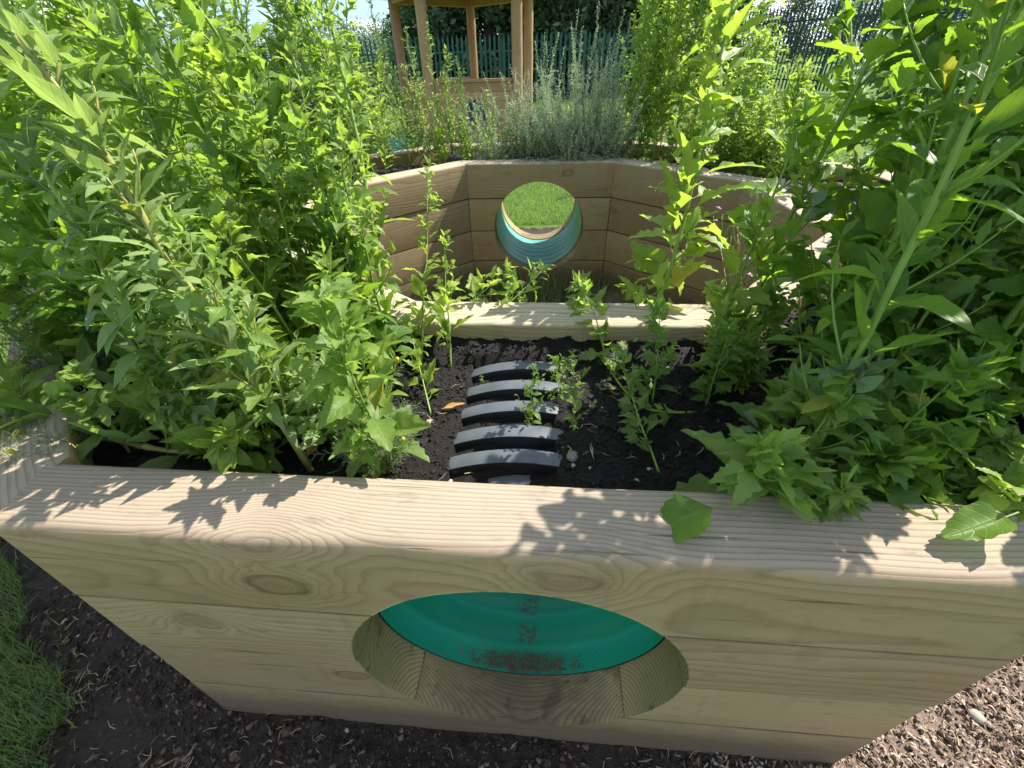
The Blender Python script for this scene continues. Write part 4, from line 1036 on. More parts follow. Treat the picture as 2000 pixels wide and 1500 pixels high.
for k in range(13):
    x, y = rs.uniform(-.62, -.27), rs.uniform(.74, .98); b0 = np.array([x, y, float(soil_h(x, y))]); hh = rs.uniform(.25, .62)
    t0 = b0 + [rs.normal(-.02, .04), rs.normal(.0, .03), hh]
    if max(proj(t0)[0], proj(b0)[0]) > 815: continue
    weed(b0, t0, np.random.default_rng(470 + k), leaf=('rhomb', 'lobed')[k % 2], L=rs.uniform(.07, .10), nodes=24, branches=9, blen=.12, mat=(L_LIME, L_FAT)[k % 2], r0=.0036, bleaf=6, tintb=.6, taper=.4, seeds=(0, .5)[k % 2],
         label='weed in the belt before the left inner wall', group='weeds before the left inner wall')
rs = np.random.default_rng(93)
for k in range(7):
    p0 = soilpt(rs.uniform(1250, 1440), rs.uniform(700, 800)); hh = rs.uniform(.08, .24)
    weed(p0, p0 + [rs.normal(0, .03), rs.normal(.0, .02), hh], np.random.default_rng(490 + k), leaf=('lobed', 'rhomb')[k % 2], L=rs.uniform(.055, .085), nodes=16, branches=5, blen=.08, mat=(L_LIME, L_FAT, L_BROAD)[k % 3], r0=.0024, tintb=.55, start=.05, outw=.95,
         name='right_weed', label='small weed in the patch at the right end of the near inner rail', group='small weeds by the right end of the near inner rail')
def low_right(P):
    return all(proj(p)[0] > 1340 + (400 if proj(p)[1] < 680 else 0) for p in P)
for k, (b0, t0) in enumerate(scatter(46, (.2, 1.8), (.38, 2.0), (.12, .42), low_right, 22, (.05, -.05))):
    weed(b0, t0, np.random.default_rng(500 + k), leaf=('broad', 'rhomb', 'lobed')[k % 3], L=RS.uniform(.08, .12), nodes=18, branches=6, blen=.12, mat=(L_BROAD, L_FAT, L_BROAD)[k % 3],
         topmat=L_GREY if k % 3 == 1 else None, r0=.0035, start=.05, outw=.95, yel=.09, tintb=RS.uniform(.3, .6), name='right_weed', label='low broad leaved weed in the undergrowth on the right', group='undergrowth on the right')

# ---- right and centre hero plants
p0 = soilpt(1235, 690)
weed(None or p0, at(1450, -30, 1.35), np.random.default_rng(8), leaf='lobed', L=.135, fall=.3, nodes=50, branches=16, blen=.14, mat=L_LIME, r0=.0062, tintb=.75, taper=.45, outw=.85,
     ptop=[p0, at(1300, 560, 1.02), at(1345, 400, 1.10), at(1385, 200, 1.2), at(1440, -30, 1.3)], label='tall backlit weed with jagged lobed leaves in front of the right inner wall', bleaf=5, start=.06)
p0 = soilpt(1370, 790)
weed(p0, p0 + [0, 0, .3], np.random.default_rng(9), leaf='lobed', L=.08, nodes=24, branches=6, blen=.09, mat=L_FAT, r0=.0034, outw=.85,
     ptop=[p0, soilpt(1260, 800) + [0, 0, .02], at(1190, 730, .80), at(1160, 600, .88), at(1130, 560, .9)], label='arching weed with jagged leaves bending left over the soil')
p0 = soilpt(1580, 820)
weed(p0, at(1560, 640, .95), np.random.default_rng(10), leaf='broad', L=.07, nodes=18, branches=6, blen=.1, mat=L_FAT, r0=.0035, stem=S_RED,
     label='weed with a dark red stem among the right hand undergrowth')
p0 = soilpt(1290, 920)
weed(p0, at(1210, 700, .72), np.random.default_rng(31), leaf='rhomb', L=.05, nodes=18, branches=5, blen=.08, mat=L_FAT, topmat=L_GREY, r0=.0024,
     label='thin weed standing on the open soil right of the nearest rib')
for k, (bq, tq, Yd, L_, lb) in enumerate([((905, 640), (990, 525), 1.08, .055, 'small jagged weed leaning right over the near inner rail'), ((960, 650), (1062, 530), 1.12, .055, 'small jagged weed reaching in front of the round pipe mouth'),
        ((870, 660), (885, 560), 1.05, .05, 'small weed at the left end of the near inner rail'), ((1150, 670), (1140, 545), 1.05, .05, 'small weed with serrated leaves before the near inner rail'),
        ((1300, 690), (1225, 560), 1.1, .06, 'leafy weed hiding the right part of the near inner rail'), ((1385, 740), (1440, 600), 1.05, .07, 'broad jagged weed at the right corner of the near inner rail'),
        ((840, 800), (800, 640), .9, .055, 'spreading weed left of the third plastic rib')]):
    p0 = soilpt(*bq)
    weed(p0, at(*tq, Yd), np.random.default_rng(40 + k), leaf='lobed' if k != 2 else 'rhomb', L=L_ * 1.3, nodes=13, branches=3, blen=.08, mat=L_LIME if k % 2 == 0 else L_FAT, r0=.0022, stem=S_GREEN, tintb=.65,
         label=lb, bleaf=5)
# seedlings with small oval leaves by the ribs
for k, (bq, tq, lb) in enumerate([((1038, 825), (1040, 715), 'slender seedling growing between the plastic ribs'), ((1120, 850), (1120, 690), 'small leaved seedling right of the nearest ribs'), ((1095, 790), (1085, 700), 'second small seedling right of the ribs'), ((940, 735), (942, 725), 'tiny seedling between the two furthest ribs')]):
    p0 = soilpt(*bq); t0 = at(*tq, p0[1] + .01)
    if k == 3: t0 = p0 + [0, 0, .025]
    weed(p0, t0, np.random.default_rng(55 + k), leaf='oval', L=.026 if k < 3 else .012, nodes=18 if k < 3 else 6, branches=7 if k < 3 else 0, blen=.07, mat=L_FAT, r0=.0012, start=.05, outw=1.0, name='seedling', cat='seedling', label=lb, bleaf=6, tintb=.3)
# overhanging foreground weeds on the right
p0 = soilpt(1470, 955)
weed(p0, p0 + [0, 0, .1], np.random.default_rng(81), leaf='lobed', L=.115, nodes=18, branches=6, blen=.09, mat=L_FAT, r0=.0035, outw=.9, droop=.12, tintb=.8,
     ptop=[p0, p0 + [-.03, -.03, .06], p0 + [-.05, -.06, .115], p0 + [-.06, -.06, .17]], label='jagged pale leaved weed spilling over the front rail right of centre')
p0 = soilpt(1580, 975)
weed(p0, p0 + [0, 0, .1], np.random.default_rng(82), leaf='lobed', L=.085, nodes=18, branches=4, blen=.08, mat=L_FAT, r0=.003, outw=1.0, droop=.2, tintb=.4,
     ptop=[p0, p0 + [-.03, -.04, .06], p0 + [-.04, -.07, .12]], label='weed with drops on its leaves beside the one spilling over the rail')
p0 = soilpt(1950, 985)
weed(p0, p0 + [0, 0, .1], np.random.default_rng(83), leaf='broad', L=.085, nodes=12, branches=3, blen=.08, mat=L_LIME, r0=.003, outw=1.0, droop=.2,
     ptop=[p0, p0 + [-.01, -.04, .04], at(1960, 960, p0[1] - .05)], label='weed laying a leaf on the front rail at the right edge')
# big leaf lying on the rail
def loose_leaf(P, D, L_, mat, kind, label, seed, name='leaf', tint=.4, cat='leaf', up=None):
    b = Buf(); put_leaves(b, kind, [[0, 0, 0]], [D], [L_], np.random.default_rng(seed), [tint], roll=.05)
    o = link(name, b.mesh(name), mat); o.location = tuple(P); tag(o, label, cat); return o
loose_leaf(onz(1425, 985, .826), nrm([-.95, -.16, -.04]), .12, L_BROAD, 'broad', 'dark serrated leaf resting on the front rail right of centre', 3)
loose_leaf(onz(1990, 1000, .83), nrm([-.9, -.2, -.2]), .09, L_BROAD, 'broad', 'serrated leaf resting on the front rail at the right edge', 5)
# grey green rosette topped weed in the right foreground
p0 = soilpt(1850, 900)
weed(p0, at(1895, 735, .68), np.random.default_rng(84), leaf='broad', L=.095, nodes=22, branches=6, blen=.1, mat=L_BROAD, topmat=L_GREY, r0=.005, outw=1.0, label='weed crowned by a grey green rosette in the right foreground')
p0 = soilpt(1780, 880)
weed(p0, at(1720, 500, .80), np.random.default_rng(85), leaf='broad', L=.115, nodes=24, branches=8, blen=.14, mat=L_BROAD, topmat=L_GREY, r0=.006, outw=.95, label='stout weed with the largest broad leaves right of the inner rail')
p0 = soilpt(1700, 900)
weed(p0, at(1800, 40, .85), np.random.default_rng(86), leaf='broad', L=.11, nodes=28, branches=10, blen=.16, mat=L_BROAD, topmat=L_GREY, r0=.0054, outw=.9, taper=.6, stem=S_YEL, label='tallest right hand weed with a thick pale green stem')
p0 = soilpt(1740, 800)
weed(p0, at(1640, -20, 1.15), np.random.default_rng(87), leaf='rhomb', L=.11, nodes=28, branches=10, blen=.16, mat=L_BROAD, r0=.006, outw=.9, taper=.6, label='tall weed whose upper stem crosses the dark fence')
p0 = soilpt(1960, 800)
weed(p0, p0 + [.05, -.02, .25], np.random.default_rng(88), leaf='broad', L=.12, nodes=14, branches=4, blen=.1, mat=L_LIME, r0=.005, yel=.9, outw=1, name='dock', label='dock with yellowing brown veined leaves at the right edge')

rs = np.random.default_rng(97)
for k, px in enumerate((1640, 1690, 1735, 1780, 1830, 1880, 1925, 1560, 1660, 1800, 1900)):
    p0 = soilpt(px, 968 + (px - 1600) * .05 - (k > 7) * 45); hh = rs.uniform(.07, .15)
    weed(p0, p0 + [rs.normal(-.02, .02), rs.normal(-.015, .01), hh], np.random.default_rng(520 + k), leaf=('broad', 'rhomb')[k % 2], L=rs.uniform(.065, .10), nodes=15, branches=4, blen=.08, mat=(L_BROAD, L_FAT, L_LIME)[k % 3], r0=.003, tintb=.45, start=.05, outw=.95, yel=.08, droop=.08,
         name='right_weed', label='low broad leaved weed in the row just inside the front rail on the right', group='low weeds inside the front rail on the right')
# ---- pineapple weed: feathery leaves and yellow cones
def mayweed(base, rs, label, n=9, h=.22, cones=6, spread=.5, group='pineapple weeds with yellow cones'):
    base = np.asarray(base, float); root = empty('pineapple_weed', tuple(base)); tag(root, label, 'weed', group)
    sb = Buf(); lb = Buf(); cp = []
    for i in range(n):
        a = rs.uniform(0, 6.28); d = nrm([math.cos(a) * spread, math.sin(a) * spread, 1]); hh = h * rs.uniform(.5, 1.1)
        q = curve([0, 0, 0], d * hh, rs.normal(0, .15, 3) * hh, rs, 7, .02); tube(sb, q, np.linspace(.0014, .0007, 7), 5, C=.5)
        if i < cones: cp.append((q[-1], d))
        for j in range(11):
            t = rs.uniform(.1, .97); p = np.array([np.interp(t, np.linspace(0, 1, 7), q[:, k]) for k in range(3)])
            az = rs.uniform(0, 6.28); o = np.array([math.cos(az), math.sin(az), .3]); fl = rs.uniform(.025, .045); ld = nrm(d * .5 + o)
            tube(lb, [p, p + ld * fl], [.0005, .0003], 3, C=rs.random(), cap=False)
            s_, u_ = frame(ld)
            for k in range(9):
                tt_ = (k + 1) / 10; an = k * 2.1
                e = nrm(ld * .7 + s_ * math.cos(an) + u_ * math.sin(an)); pb = p + ld * fl * tt_
                tube(lb, [pb, pb + e * fl * .33], [.00045, .0002], 3, C=rs.random(), cap=False)
                pc = pb + e * fl * .17; e2 = nrm(e + rs.normal(0, .6, 3)); tube(lb, [pc, pc + e2 * fl * .16], [.0004, .0002], 3, C=rs.random(), cap=False)
    link('stem', sb.mesh('stem'), S_GREEN, root); link('feathery_leaves', lb.mesh('feathery_leaves'), L_FEATH, root)
    for p, d in cp:
        b = Buf(); V = ICO2_V * [.0042, .0042, .0058]; V = V * (1 + .05 * np.sin(V[:, 2:3] * 3000)); b.add(V, ICO2_T)
        o = link('flower_cone', b.mesh('flower_cone'), CONE, root); o.location = tuple(p); o.rotation_euler = Vector(d).to_track_quat('Z', 'Y').to_euler()
RM = np.random.default_rng(77)
for k, (q, h, lb) in enumerate([((715, 835), .17, 'pineapple weed on the open soil left of the ribs'), ((745, 905), .12, 'small pineapple weed close to the front rail'), ((560, 640), .30, 'pineapple weed among the middle of the left stand'),
        ((470, 640), .32, 'pineapple weed under the leaning weed'), ((520, 560), .34, 'pineapple weed in front of the left inner wall'), ((640, 720), .2, 'pineapple weed at the foot of the rhombic leaved weed'), ((150, 760), .3, 'pineapple weed near the left corner'), ((160, 890), .12, 'pineapple weed drooping over the left end of the front rail'), ((420, 700), .28, 'pineapple weed beside the sprawling jointed stem')]):
    mayweed(soilpt(*q), RM, lb, n=20 if k < 2 else 13, h=h, cones=7, spread=.7 if h < .2 else .4)

# ---- silvery spires and the back ring
SEEDW = simple_mat('silver seed bead', (0.62, 0.70, 0.50), 0.8, 0.2, 0.3, 200, 0.3, (0.35, 0.42, 0.26))
def spires(base, rs, label, n=12, h=.75, spread=.22, w_=.012, name='wormwood', mat=L_SILV, group='silvery spires in the back of the bed'):
    base = np.asarray(base, float); root = empty(name, tuple(base)); tag(root, label, 'weed', group); sb = Buf(); lb = Buf(); P, D, L_ = [], [], []; SP, SS = [], []
    for i in range(n):
        a = rs.uniform(0, 6.28); r_ = rs.uniform(0, spread); hh = h * rs.uniform(.5, 1.08)
        q = curve([math.cos(a) * r_ * .25, math.sin(a) * r_ * .25, 0], [math.cos(a) * r_, math.sin(a) * r_, hh], rs.normal(0, .03, 3), rs, 10, .01)
        tube(sb, q, np.linspace(.0018, .0008, 10), 5, C=.7)
        m_ = int(hh * 110)
        for t in rs.uniform(.02, .75, m_ ):
            p = np.array([np.interp(t, np.linspace(0, 1, 10), q[:, k]) for k in range(3)]); az = rs.uniform(0, 6.28)
            P.append(p); D.append([math.cos(az), math.sin(az), rs.uniform(.3, 1.4)]); L_.append(rs.uniform(.012, .034))
        for t in np.linspace(.25, 1, int(hh * 130)):
            p = np.array([np.interp(t, np.linspace(0, 1, 10), q[:, k]) for k in range(3)])
            for _ in range(2): SP.append(p + rs.normal(0, 1, 3) * [.005, .005, .003]); SS.append(rs.uniform(.0016, .0030))
    link('stem', sb.mesh('stem'), S_GREEN, root)
    put_leaves(lb, 'blade', P, D, np.array(L_) * 1.6, rs, rs.uniform(.1, .9, len(P))); put_leaves(lb, 'lance', P[::2], D[::2], np.array(L_[::2]), rs, rs.uniform(.1, .9, len(P[::2])))
    link('leaves', lb.mesh('leaves'), mat, root)
    b = Buf(); put_blobs(b, SP, SS, rs); link('seed_beads', b.mesh('seed_beads', False), SEEDW, root)
RP = np.random.default_rng(5)
for k, (x, y, n_, h_, s_) in enumerate([(.20, 3.38, 26, .44, .24), (.34, 3.40, 30, .56, .32), (.50, 3.38, 34, .60, .36), (.66, 3.40, 30, .56, .34), (.46, 3.50, 14, .74, .3), (.04, 3.40, 18, .38, .22), (.30, 3.34, 30, .34, .28), (.52, 3.32, 34, .36, .34), (.70, 3.34, 28, .36, .3), (.58, 3.46, 12, .78, .26), (-.06, 3.38, 18, .38, .24), (.10, 3.42, 24, .50, .28), (.24, 3.46, 10, .66, .24), (.40, 3.30, 26, .30, .3)]):
    spires((x, y - .31, .72), RP, 'silvery green weed with thin beaded spires behind the far inner wall', n_, h_, s_)
# blades hanging over the back inner rail
for k in range(8):
    b0 = np.array([.22 + .06 * k, 2.97, .735]); rs = np.random.default_rng(900 + k); root = empty('grass_tuft', tuple(b0))
    tag(root, 'tuft of grey green blades drooping over the top of the far inner wall', 'grass tuft', 'tufts drooping over the far inner wall')
    b = Buf(); m_ = 14
    for j in range(m_):
        e = np.array([rs.normal(0, .08), -.10 - rs.uniform(0, .08), .075 - rs.uniform(0.0, .06)]); q = curve([rs.normal(0, .02), 0, 0], e, (0, -.01, .09), rs, 7, .01)
        tube(b, q, np.array([.003, .0035, .004, .0035, .003, .002, .0006]), 3, C=rs.random())
    link('blades', b.mesh('blades'), L_SILV, root)
# back left of the courtyard: pale seeding weeds
def clear_back(P): 
    return all(proj(p)[0] < 905 for p in P)
for k, (x, h_) in enumerate([(-.12, .40), (-.22, .58), (-.34, .50), (-.45, .75), (-.30, .35), (-.05, .30), (-.52, .6), (-.62, .9), (.02, .22), (-.17, .35), (-.27, .48), (-.38, .62), (-.5, .55), (-.58, .5), (-.66, .55), (-.72, .6), (-.48, .42), (-.62, .4), (-.78, .6), (-.55, .35), (-.42, .4), (-.56, .75), (-.7, .8), (-.5, .45), (-.24, .3), (-.35, .3)]):
    y = 3.05 + .35 * RP.random(); b0 = np.array([x, y, .72])
    weed(b0, b0 + [RP.normal(-.03, .03), 0, h_], np.random.default_rng(600 + k), leaf='lance', L=.060, nodes=26, branches=12, blen=.15, mat=(L_PALE, L_FEATH, L_LIME)[k % 3], r0=.003, seeds=1.0, yel=.08, tintb=.7,
         label='pale seeding weed above the left end of the far inner wall', group='seeding weeds at the back left')
for k in range(40):
    x = -.5 + 1.9 * RP.random(); y = 3.02 + .38 * RP.random() - max(0, x - .65) * .9; b0 = np.array([x, y, .72])
    weed(b0, b0 + [RP.normal(0, .03), 0, .12 + .14 * RP.random()], np.random.default_rng(640 + k), leaf='rhomb', L=.06, nodes=16, branches=7, blen=.1, mat=(L_FAT, L_LIME)[k % 2], r0=.002, start=.03, outw=1,
         label='low weed carpeting the soil behind the far inner wall', group='low weeds behind the far inner wall')
for k in range(16):
    x = RP.uniform(1.22, 1.62); y = RP.uniform(2.25, 2.85); b0 = np.array([x, y, .72])
    if not ring_ok(x, y, .1, .1): continue
    weed(b0, b0 + [RP.normal(0, .03), 0, RP.uniform(.15, .38)], np.random.default_rng(980 + k), leaf='rhomb', L=.075, nodes=22, branches=10, blen=.14, mat=(L_LIME, L_FAT)[k % 2], r0=.003, seeds=(.6, 0)[k % 2], name='right_weed', tintb=.6,
         label='bright low weed in the patch behind the right inner wall', group='low weeds behind the right inner wall')
# back right: tall bushy mugwort
for k, (x, y, h_) in enumerate([(.98, 3.35, .95), (1.10, 3.25, 1.05), (1.16, 3.15, 1.0), (1.08, 3.5, 1.15), (1.0, 3.25, .9), (.90, 3.6, 1.0), (1.22, 3.35, 1.2), (1.34, 3.0, .65), (1.50, 2.85, .5), (1.45, 3.15, .6), (1.62, 2.7, .45), (.95, 3.7, 1.1), (.84, 3.45, .85), (.88, 3.3, .75), (1.04, 3.42, 1.0), (1.15, 3.6, 1.2), (1.3, 3.5, 1.1), (1.42, 3.3, .8), (1.0, 3.6, 1.2)]):
    b0 = np.array([x - .09, y - .31 - .05 * (x > 1.2), .72])
    if x < .92: b0[0] += .06; b0[1] += .08
    weed(b0, b0 + [RP.normal(.02, .04), 0, h_], np.random.default_rng(660 + k), leaf='lobed', L=.10, nodes=50, branches=25, blen=.28, mat=(L_LIME, L_FAT)[k % 2], r0=.005, seeds=.8, tintb=.7, bleaf=9, name='mugwort',
         label='tall bushy weed with cut leaves at the back right of the bed', group='bushy weeds at the back right')
# willowherb with pods and pink flowers
def willow(base, tip, rs, label):
    base = np.asarray(base, float); root = empty('willowherb', tuple(base)); tag(root, label, 'weed', 'willowherbs with thin pods'); sb = Buf(); q = curve(base, tip, (0, 0, 0), rs, 12, .01) - base
    tube(sb, q, np.linspace(.0022, .001, 12), 6, C=.5); pb = Buf(); P, D, L_ = [], [], []
    for t in np.linspace(.1, .6, 12):
        p = q[int(t * 11)]; az = rs.uniform(0, 6.28); P.append(p); D.append([math.cos(az), math.sin(az), .4]); L_.append(.045)
    fl = []
    for k in range(16):
        t = rs.uniform(.55, 1); p = q[int(t * 11)]; az = rs.uniform(0, 6.28); d = nrm([math.cos(az) * .5, math.sin(az) * .5, 1]); ln = rs.uniform(.05, .09)
        c = curve(p, p + d * ln, rs.normal(0, .004, 3), rs, 5, .01); tube(pb, c, [.0007, .0011, .0011, .001, .0005], 4, C=rs.random())
        if k < 4: fl.append(c[-1])
    link('stem', sb.mesh('stem'), S_RED, root); link('seed_pods', pb.mesh('seed_pods'), S_GREEN, root)
    b = Buf(); put_leaves(b, 'lance', P, D, L_, rs, rs.uniform(.3, .8, len(P))); link('leaves', b.mesh('leaves'), L_FAT, root)
    for p in fl:
        b = Buf(); put_leaves(b, 'oval', [[0, 0, 0]] * 5, [[math.cos(a), math.sin(a), .5] for a in np.arange(5) * 1.257], [.009] * 5, rs, [.5] * 5)
        o = link('flower', b.mesh('flower'), PETAL, root); o.location = tuple(p)
for k, (bq, tq, Yd) in enumerate([((1440, 700), (1400, 440), 1.2), ((1500, 700), (1500, 480), 1.15), ((1540, 720), (1480, 400), 1.2), ((1470, 720), (1440, 460), 1.1)]):
    willow(soilpt(*bq), at(*tq, Yd), np.random.default_rng(700 + k), ['willowherb with pink flowers before the right inner wall', 'willowherb beside the diagonal inner rail', 'tall willowherb with long upright pods', 'short willowherb by the corner of the inner rail'][k])

# ---- pebbles and fallen leaves on the soil
def pebble(p, s, mat, label, seed, name='pebble'):
    rs = np.random.default_rng(seed); V = ICO2_V * rs.uniform(.85, 1.15, (len(ICO2_V), 1)) * np.array([1.3, 1, .7]) * s
    for _ in range(1): pass
    b = Buf(); b.add(V, ICO2_T); me = b.mesh(name); o = link(name, me, mat); o.location = tuple(p); o.rotation_euler = (0, 0, rs.uniform(0, 6)); tag(o, label, 'pebble', 'pebbles on the soil'); return o
for k, (px, py, s, mt, lb) in enumerate([(1118, 897, .011, STONEG, 'grey oval pebble right of the nearest rib'), (876, 920, .006, STONE, 'cream pebble at the front of the nearest rib'), (892, 852, .005, STONE, 'white pebble left of the fourth rib'),
        (837, 815, .007, STONE, 'pale flat pebble left of the dry leaf'), (808, 874, .006, STONE, 'small grey white pebble between the pineapple weed and the nearest rib'), (1272, 911, .006, STONE, 'white pebble on open soil below the thin weed'), (1243, 933, .005, STONE, 'white pebble by the front rail below the thin weed'),
        (1120, 912, .005, STONE, 'small cream pebble just under the grey one'), (1152, 917, .004, STONE, 'tiny white pebble near the grey oval one'), (763, 843, .006, STONE, 'brown pebble by the pineapple weed'), (905, 838, .004, STONE, 'tiny white pebble at the left tip of the fourth rib')]):
    p = soilpt(px, py); p[2] += s * .5; pebble(p, s, mt, lb, 40 + k)
for k, (px, py, s, lb) in enumerate([(1905, 1400, .014, 'large pale flint on the sunlit ground at the lower right'), (1810, 1445, .008, 'small pale stone on the lower right ground'), (125, 1213, .007, 'small white chip on dark soil at the lower left'), (677, 1425, .005, 'white crumb under the front wall'), (150, 1240, .004, 'tiny stone on the lower left soil')]):
    p = onz(px, py, .01); p[2] = float(gz(p[0], p[1])) + s * .4; pebble(p, s, STONE, lb, 60 + k)
p = soilpt(862, 797); loose_leaf(p + [0, 0, .012], nrm([.9, .1, .05]), .045, DRYLEAF, 'lance', 'curled orange dry leaf beside the third plastic rib', 9, 'dry_leaf', .5)
p = soilpt(640, 860); loose_leaf(p + [0, 0, .015], nrm([-.5, -.6, .1]), .05, DRYLEAF, 'rhomb', 'withered yellow leaf on the soil at the left', 10, 'dry_leaf', .5)
rs = np.random.default_rng(31); n = 260; sx_ = rs.uniform(-.4, .9, n); sy_ = rs.uniform(.5, 1.1, n); ok = inoct(SIN, sx_, sy_) & ~inoct(SOUT, sx_, sy_) & ~((np.abs(sx_) < .11) & (sy_ > .56))
sx_, sy_ = sx_[ok], sy_[ok]; b = Buf(); straws(b, np.stack([sx_, sy_, soil_h(sx_, sy_) + .004], 1), rs.uniform(.008, .03, len(sx_)), rs.uniform(.0003, .0009, len(sx_)), rs)
tag(link('soil_straw', b.mesh('soil_straw'), DRY), 'thin dry straw bits scattered on the black soil', 'straw', kind='stuff')

# ------------------------------------------------------------------ gazebo
g0 = np.array([-.57, 9.7]); GSD = 1.86
def far(px, Y): p = at(px, 108, Y); return np.array([p[0], p[1]])
gz_pts = [far(832, 9.5), far(1010, 9.45), far(1032, 11.3), far(924, 12.5), far(782, 11.3)]
gc = sum(gz_pts) / 5
gaz = empty('gazebo', (gc[0], gc[1], 0)); tag(gaz, 'open timber gazebo with round posts and a boarded front panel', 'gazebo')
def G(p, z=0): return np.array([p[0] - gc[0], p[1] - gc[1], z])
def gput(name, b, mat, smooth=True, grain=(.1, .1, 3.0), parent=None):
    me = b.mesh(name, smooth); 
    if smooth: me.set_sharp_from_angle(angle=rad(40))
    o = link(name, me, mat, parent or gaz); o['grain'] = list(grain); return o
# for vertical posts the grain runs along z: build along x and stand the object up
for k, p in enumerate(gz_pts):
    b = Buf(); tube(b, [[x, 0, 0] for x in np.linspace(-1.25, 1.25, 9)], [.095 + .004 * math.sin(x * 3 + k) for x in range(9)], 18)
    o = gput('post', b, W_GAZ, True, (.02, .02, 3.0 + k * 5)); o.location = tuple(G(p, 1.25)); o.rotation_euler = (0, -math.pi / 2, 0)
for k in range(5):
    a, c = gz_pts[k], gz_pts[(k + 1) % 5]; d = c - a; ln = np.linalg.norm(d)
    b = Buf(); box(b, (0, 0, 0), (ln, .10, .16), 0, .5, .01); o = gput('beam', b, W_GAZ, False, (.1, .1, 9.0 + k * 3)); m2 = (a + c) / 2
    o.location = tuple(G(m2, 2.24)); o.rotation_euler = (0, 0, math.atan2(d[1], d[0]))
    if k != 4:
        pass
# front panel with porthole: six horizontal boards cut by a round hole
a, c = gz_pts[0], gz_pts[1]; d = c - a; ln = np.linalg.norm(d) - .18; yaw = math.atan2(d[1], d[0]); mid = (a + c) / 2
pc = Vector((mid[0] + .02, mid[1], .47))
for k in range(6):
    b = Buf(); box(b, (0, 0, 0), (ln, .03, .143), 0, .5, .006); me = b.mesh('board', False)
    mw = Matrix.Translation((mid[0], mid[1], .13 + k * .147)) @ Matrix.Rotation(yaw, 4, 'Z')
    if 0 <= k <= 5: me = cut(me, mw, pc, (0, 1, 0), .20, .6)
    me.name = 'board'; me.materials.clear(); o = link('board', me, W_GAZ, gaz); o.location = tuple(G(mid, .13 + k * .147)); o.rotation_euler = (0, 0, yaw); o['grain'] = [.12, .1, 5.0 + 3 * k]
b = Buf(); box(b, (0, 0, 0), (ln, .09, .05), 0, .5, .008); o = gput('rail', b, W_GAZ, False, (.1, .1, 1)); o.location = tuple(G(mid, .965)); o.rotation_euler = (0, 0, yaw)
b = Buf(); lathe(b, [(-.03, .20), (-.03, .235), (.0, .235), (.0, .20)], (0, 0, 0), (0, 1, 0), 48); o = gput('hole_trim', b, W_GAZ, False); o.location = tuple(G(mid + [.02, -.02], .47)); o.rotation_euler = (0, 0, yaw)
# side panels
for (ia, ic) in ((1, 2), (3, 4)):
    a, c = gz_pts[ia], gz_pts[ic]; d = c - a; l2 = np.linalg.norm(d) - .18; yw = math.atan2(d[1], d[0]); m2 = (a + c) / 2
    for k in range(6):
        if ia == 1 and k > 1: continue
        b = Buf(); box(b, (0, 0, 0), (l2, .03, .143), 0, .5, .006); o = gput('board', b, W_GAZ, False, (.12, .1, 20.0 + k)); o.location = tuple(G(m2, .13 + k * .147)); o.rotation_euler = (0, 0, yw)
# floor deck
b = Buf(); big = [gc + (p - gc) * 1.12 for p in gz_pts]; nn = 5
V = [G(p, .01) for p in big] + [G(p, .055) for p in big]
b.add(V, [[5, 6, 7], [5, 7, 8], [5, 8, 9]], [[k, (k + 1) % 5, 5 + (k + 1) % 5, 5 + k] for k in range(5)]); gput('deck', b, W_GAZ, False)
# roof: shingled pyramid with a little thickness
b = Buf(); ev = [gc + (p - gc) * 1.22 for p in gz_pts]; ap = np.array([0, 0, 3.5])
rings = 9
for k in range(5):
    e0, e1 = G(ev[k], 2.34), G(ev[(k + 1) % 5], 2.34)
    for r_ in range(rings):
        t0, t1 = r_ / rings, (r_ + 1) / rings
        A0, B0 = e0 + (ap - e0) * t0, e1 + (ap - e1) * t0; A1, B1 = e0 + (ap - e0) * t1, e1 + (ap - e1) * t1
        up_ = np.array([0, 0, .03]); b.add([A0 + up_, B0 + up_, B1 + up_ * .3, A1 + up_ * .3, A0, B0, B1, A1], None, [[0, 1, 2, 3], [4, 7, 6, 5], [0, 4, 5, 1]])
gput('roof', b, FELT, False)
for k in range(5):
    b = Buf(); e0 = G(ev[k], 2.28); tube(b, [e0, e0 + (ap - [0, 0, .06] - e0) * .97], .045, 4); gput('rafter', b, W_GAZ, False)
    e1 = G(ev[(k + 1) % 5], 2.28); ms = (e0 + e1) / 2; b = Buf(); d = e1 - e0
    box(b, ms + [0, 0, .02], (np.linalg.norm(d), .03, .12), math.atan2(d[1], d[0])); gput('fascia', b, W_GAZ, False)
# things inside and beside it
def tub(loc, r, h, mat, label, name, cat):
    b = Buf(); lathe(b, [(0, 0.001), (0, r * .8), (h * .1, r * .84), (h * .93, r), (h * .93, r * 1.07), (h, r * 1.07), (h, r * .97), (h * .1, r * .8), (h * .08, .001)], (0, 0, 0), (0, 0, 1), 32) if False else None
    b = Buf(); a = np.linspace(0, 2 * np.pi, 32, endpoint=False); pr = [(0, 0.002), (0, r * .8), (h * .1, r * .84), (h * .93, r), (h * .93, r * 1.07), (h, r * 1.07), (h, r * .97), (h * .1, r * .8), (h * .08, .002)]
    V = np.concatenate([np.stack([q * np.cos(a), q * np.sin(a), np.full(32, t)], 1) for t, q in pr]); i, j = np.meshgrid(np.arange(8), np.arange(32), indexing='ij'); i = i.ravel(); j = j.ravel(); k = (j + 1) % 32
    b.add(V, None, np.stack([i * 32 + j, i * 32 + k, (i + 1) * 32 + k, (i + 1) * 32 + j], 1)); me = b.mesh(name); me.set_sharp_from_angle(angle=rad(40)); o = link(name, me, mat); o.location = loc; tag(o, label, cat); return o
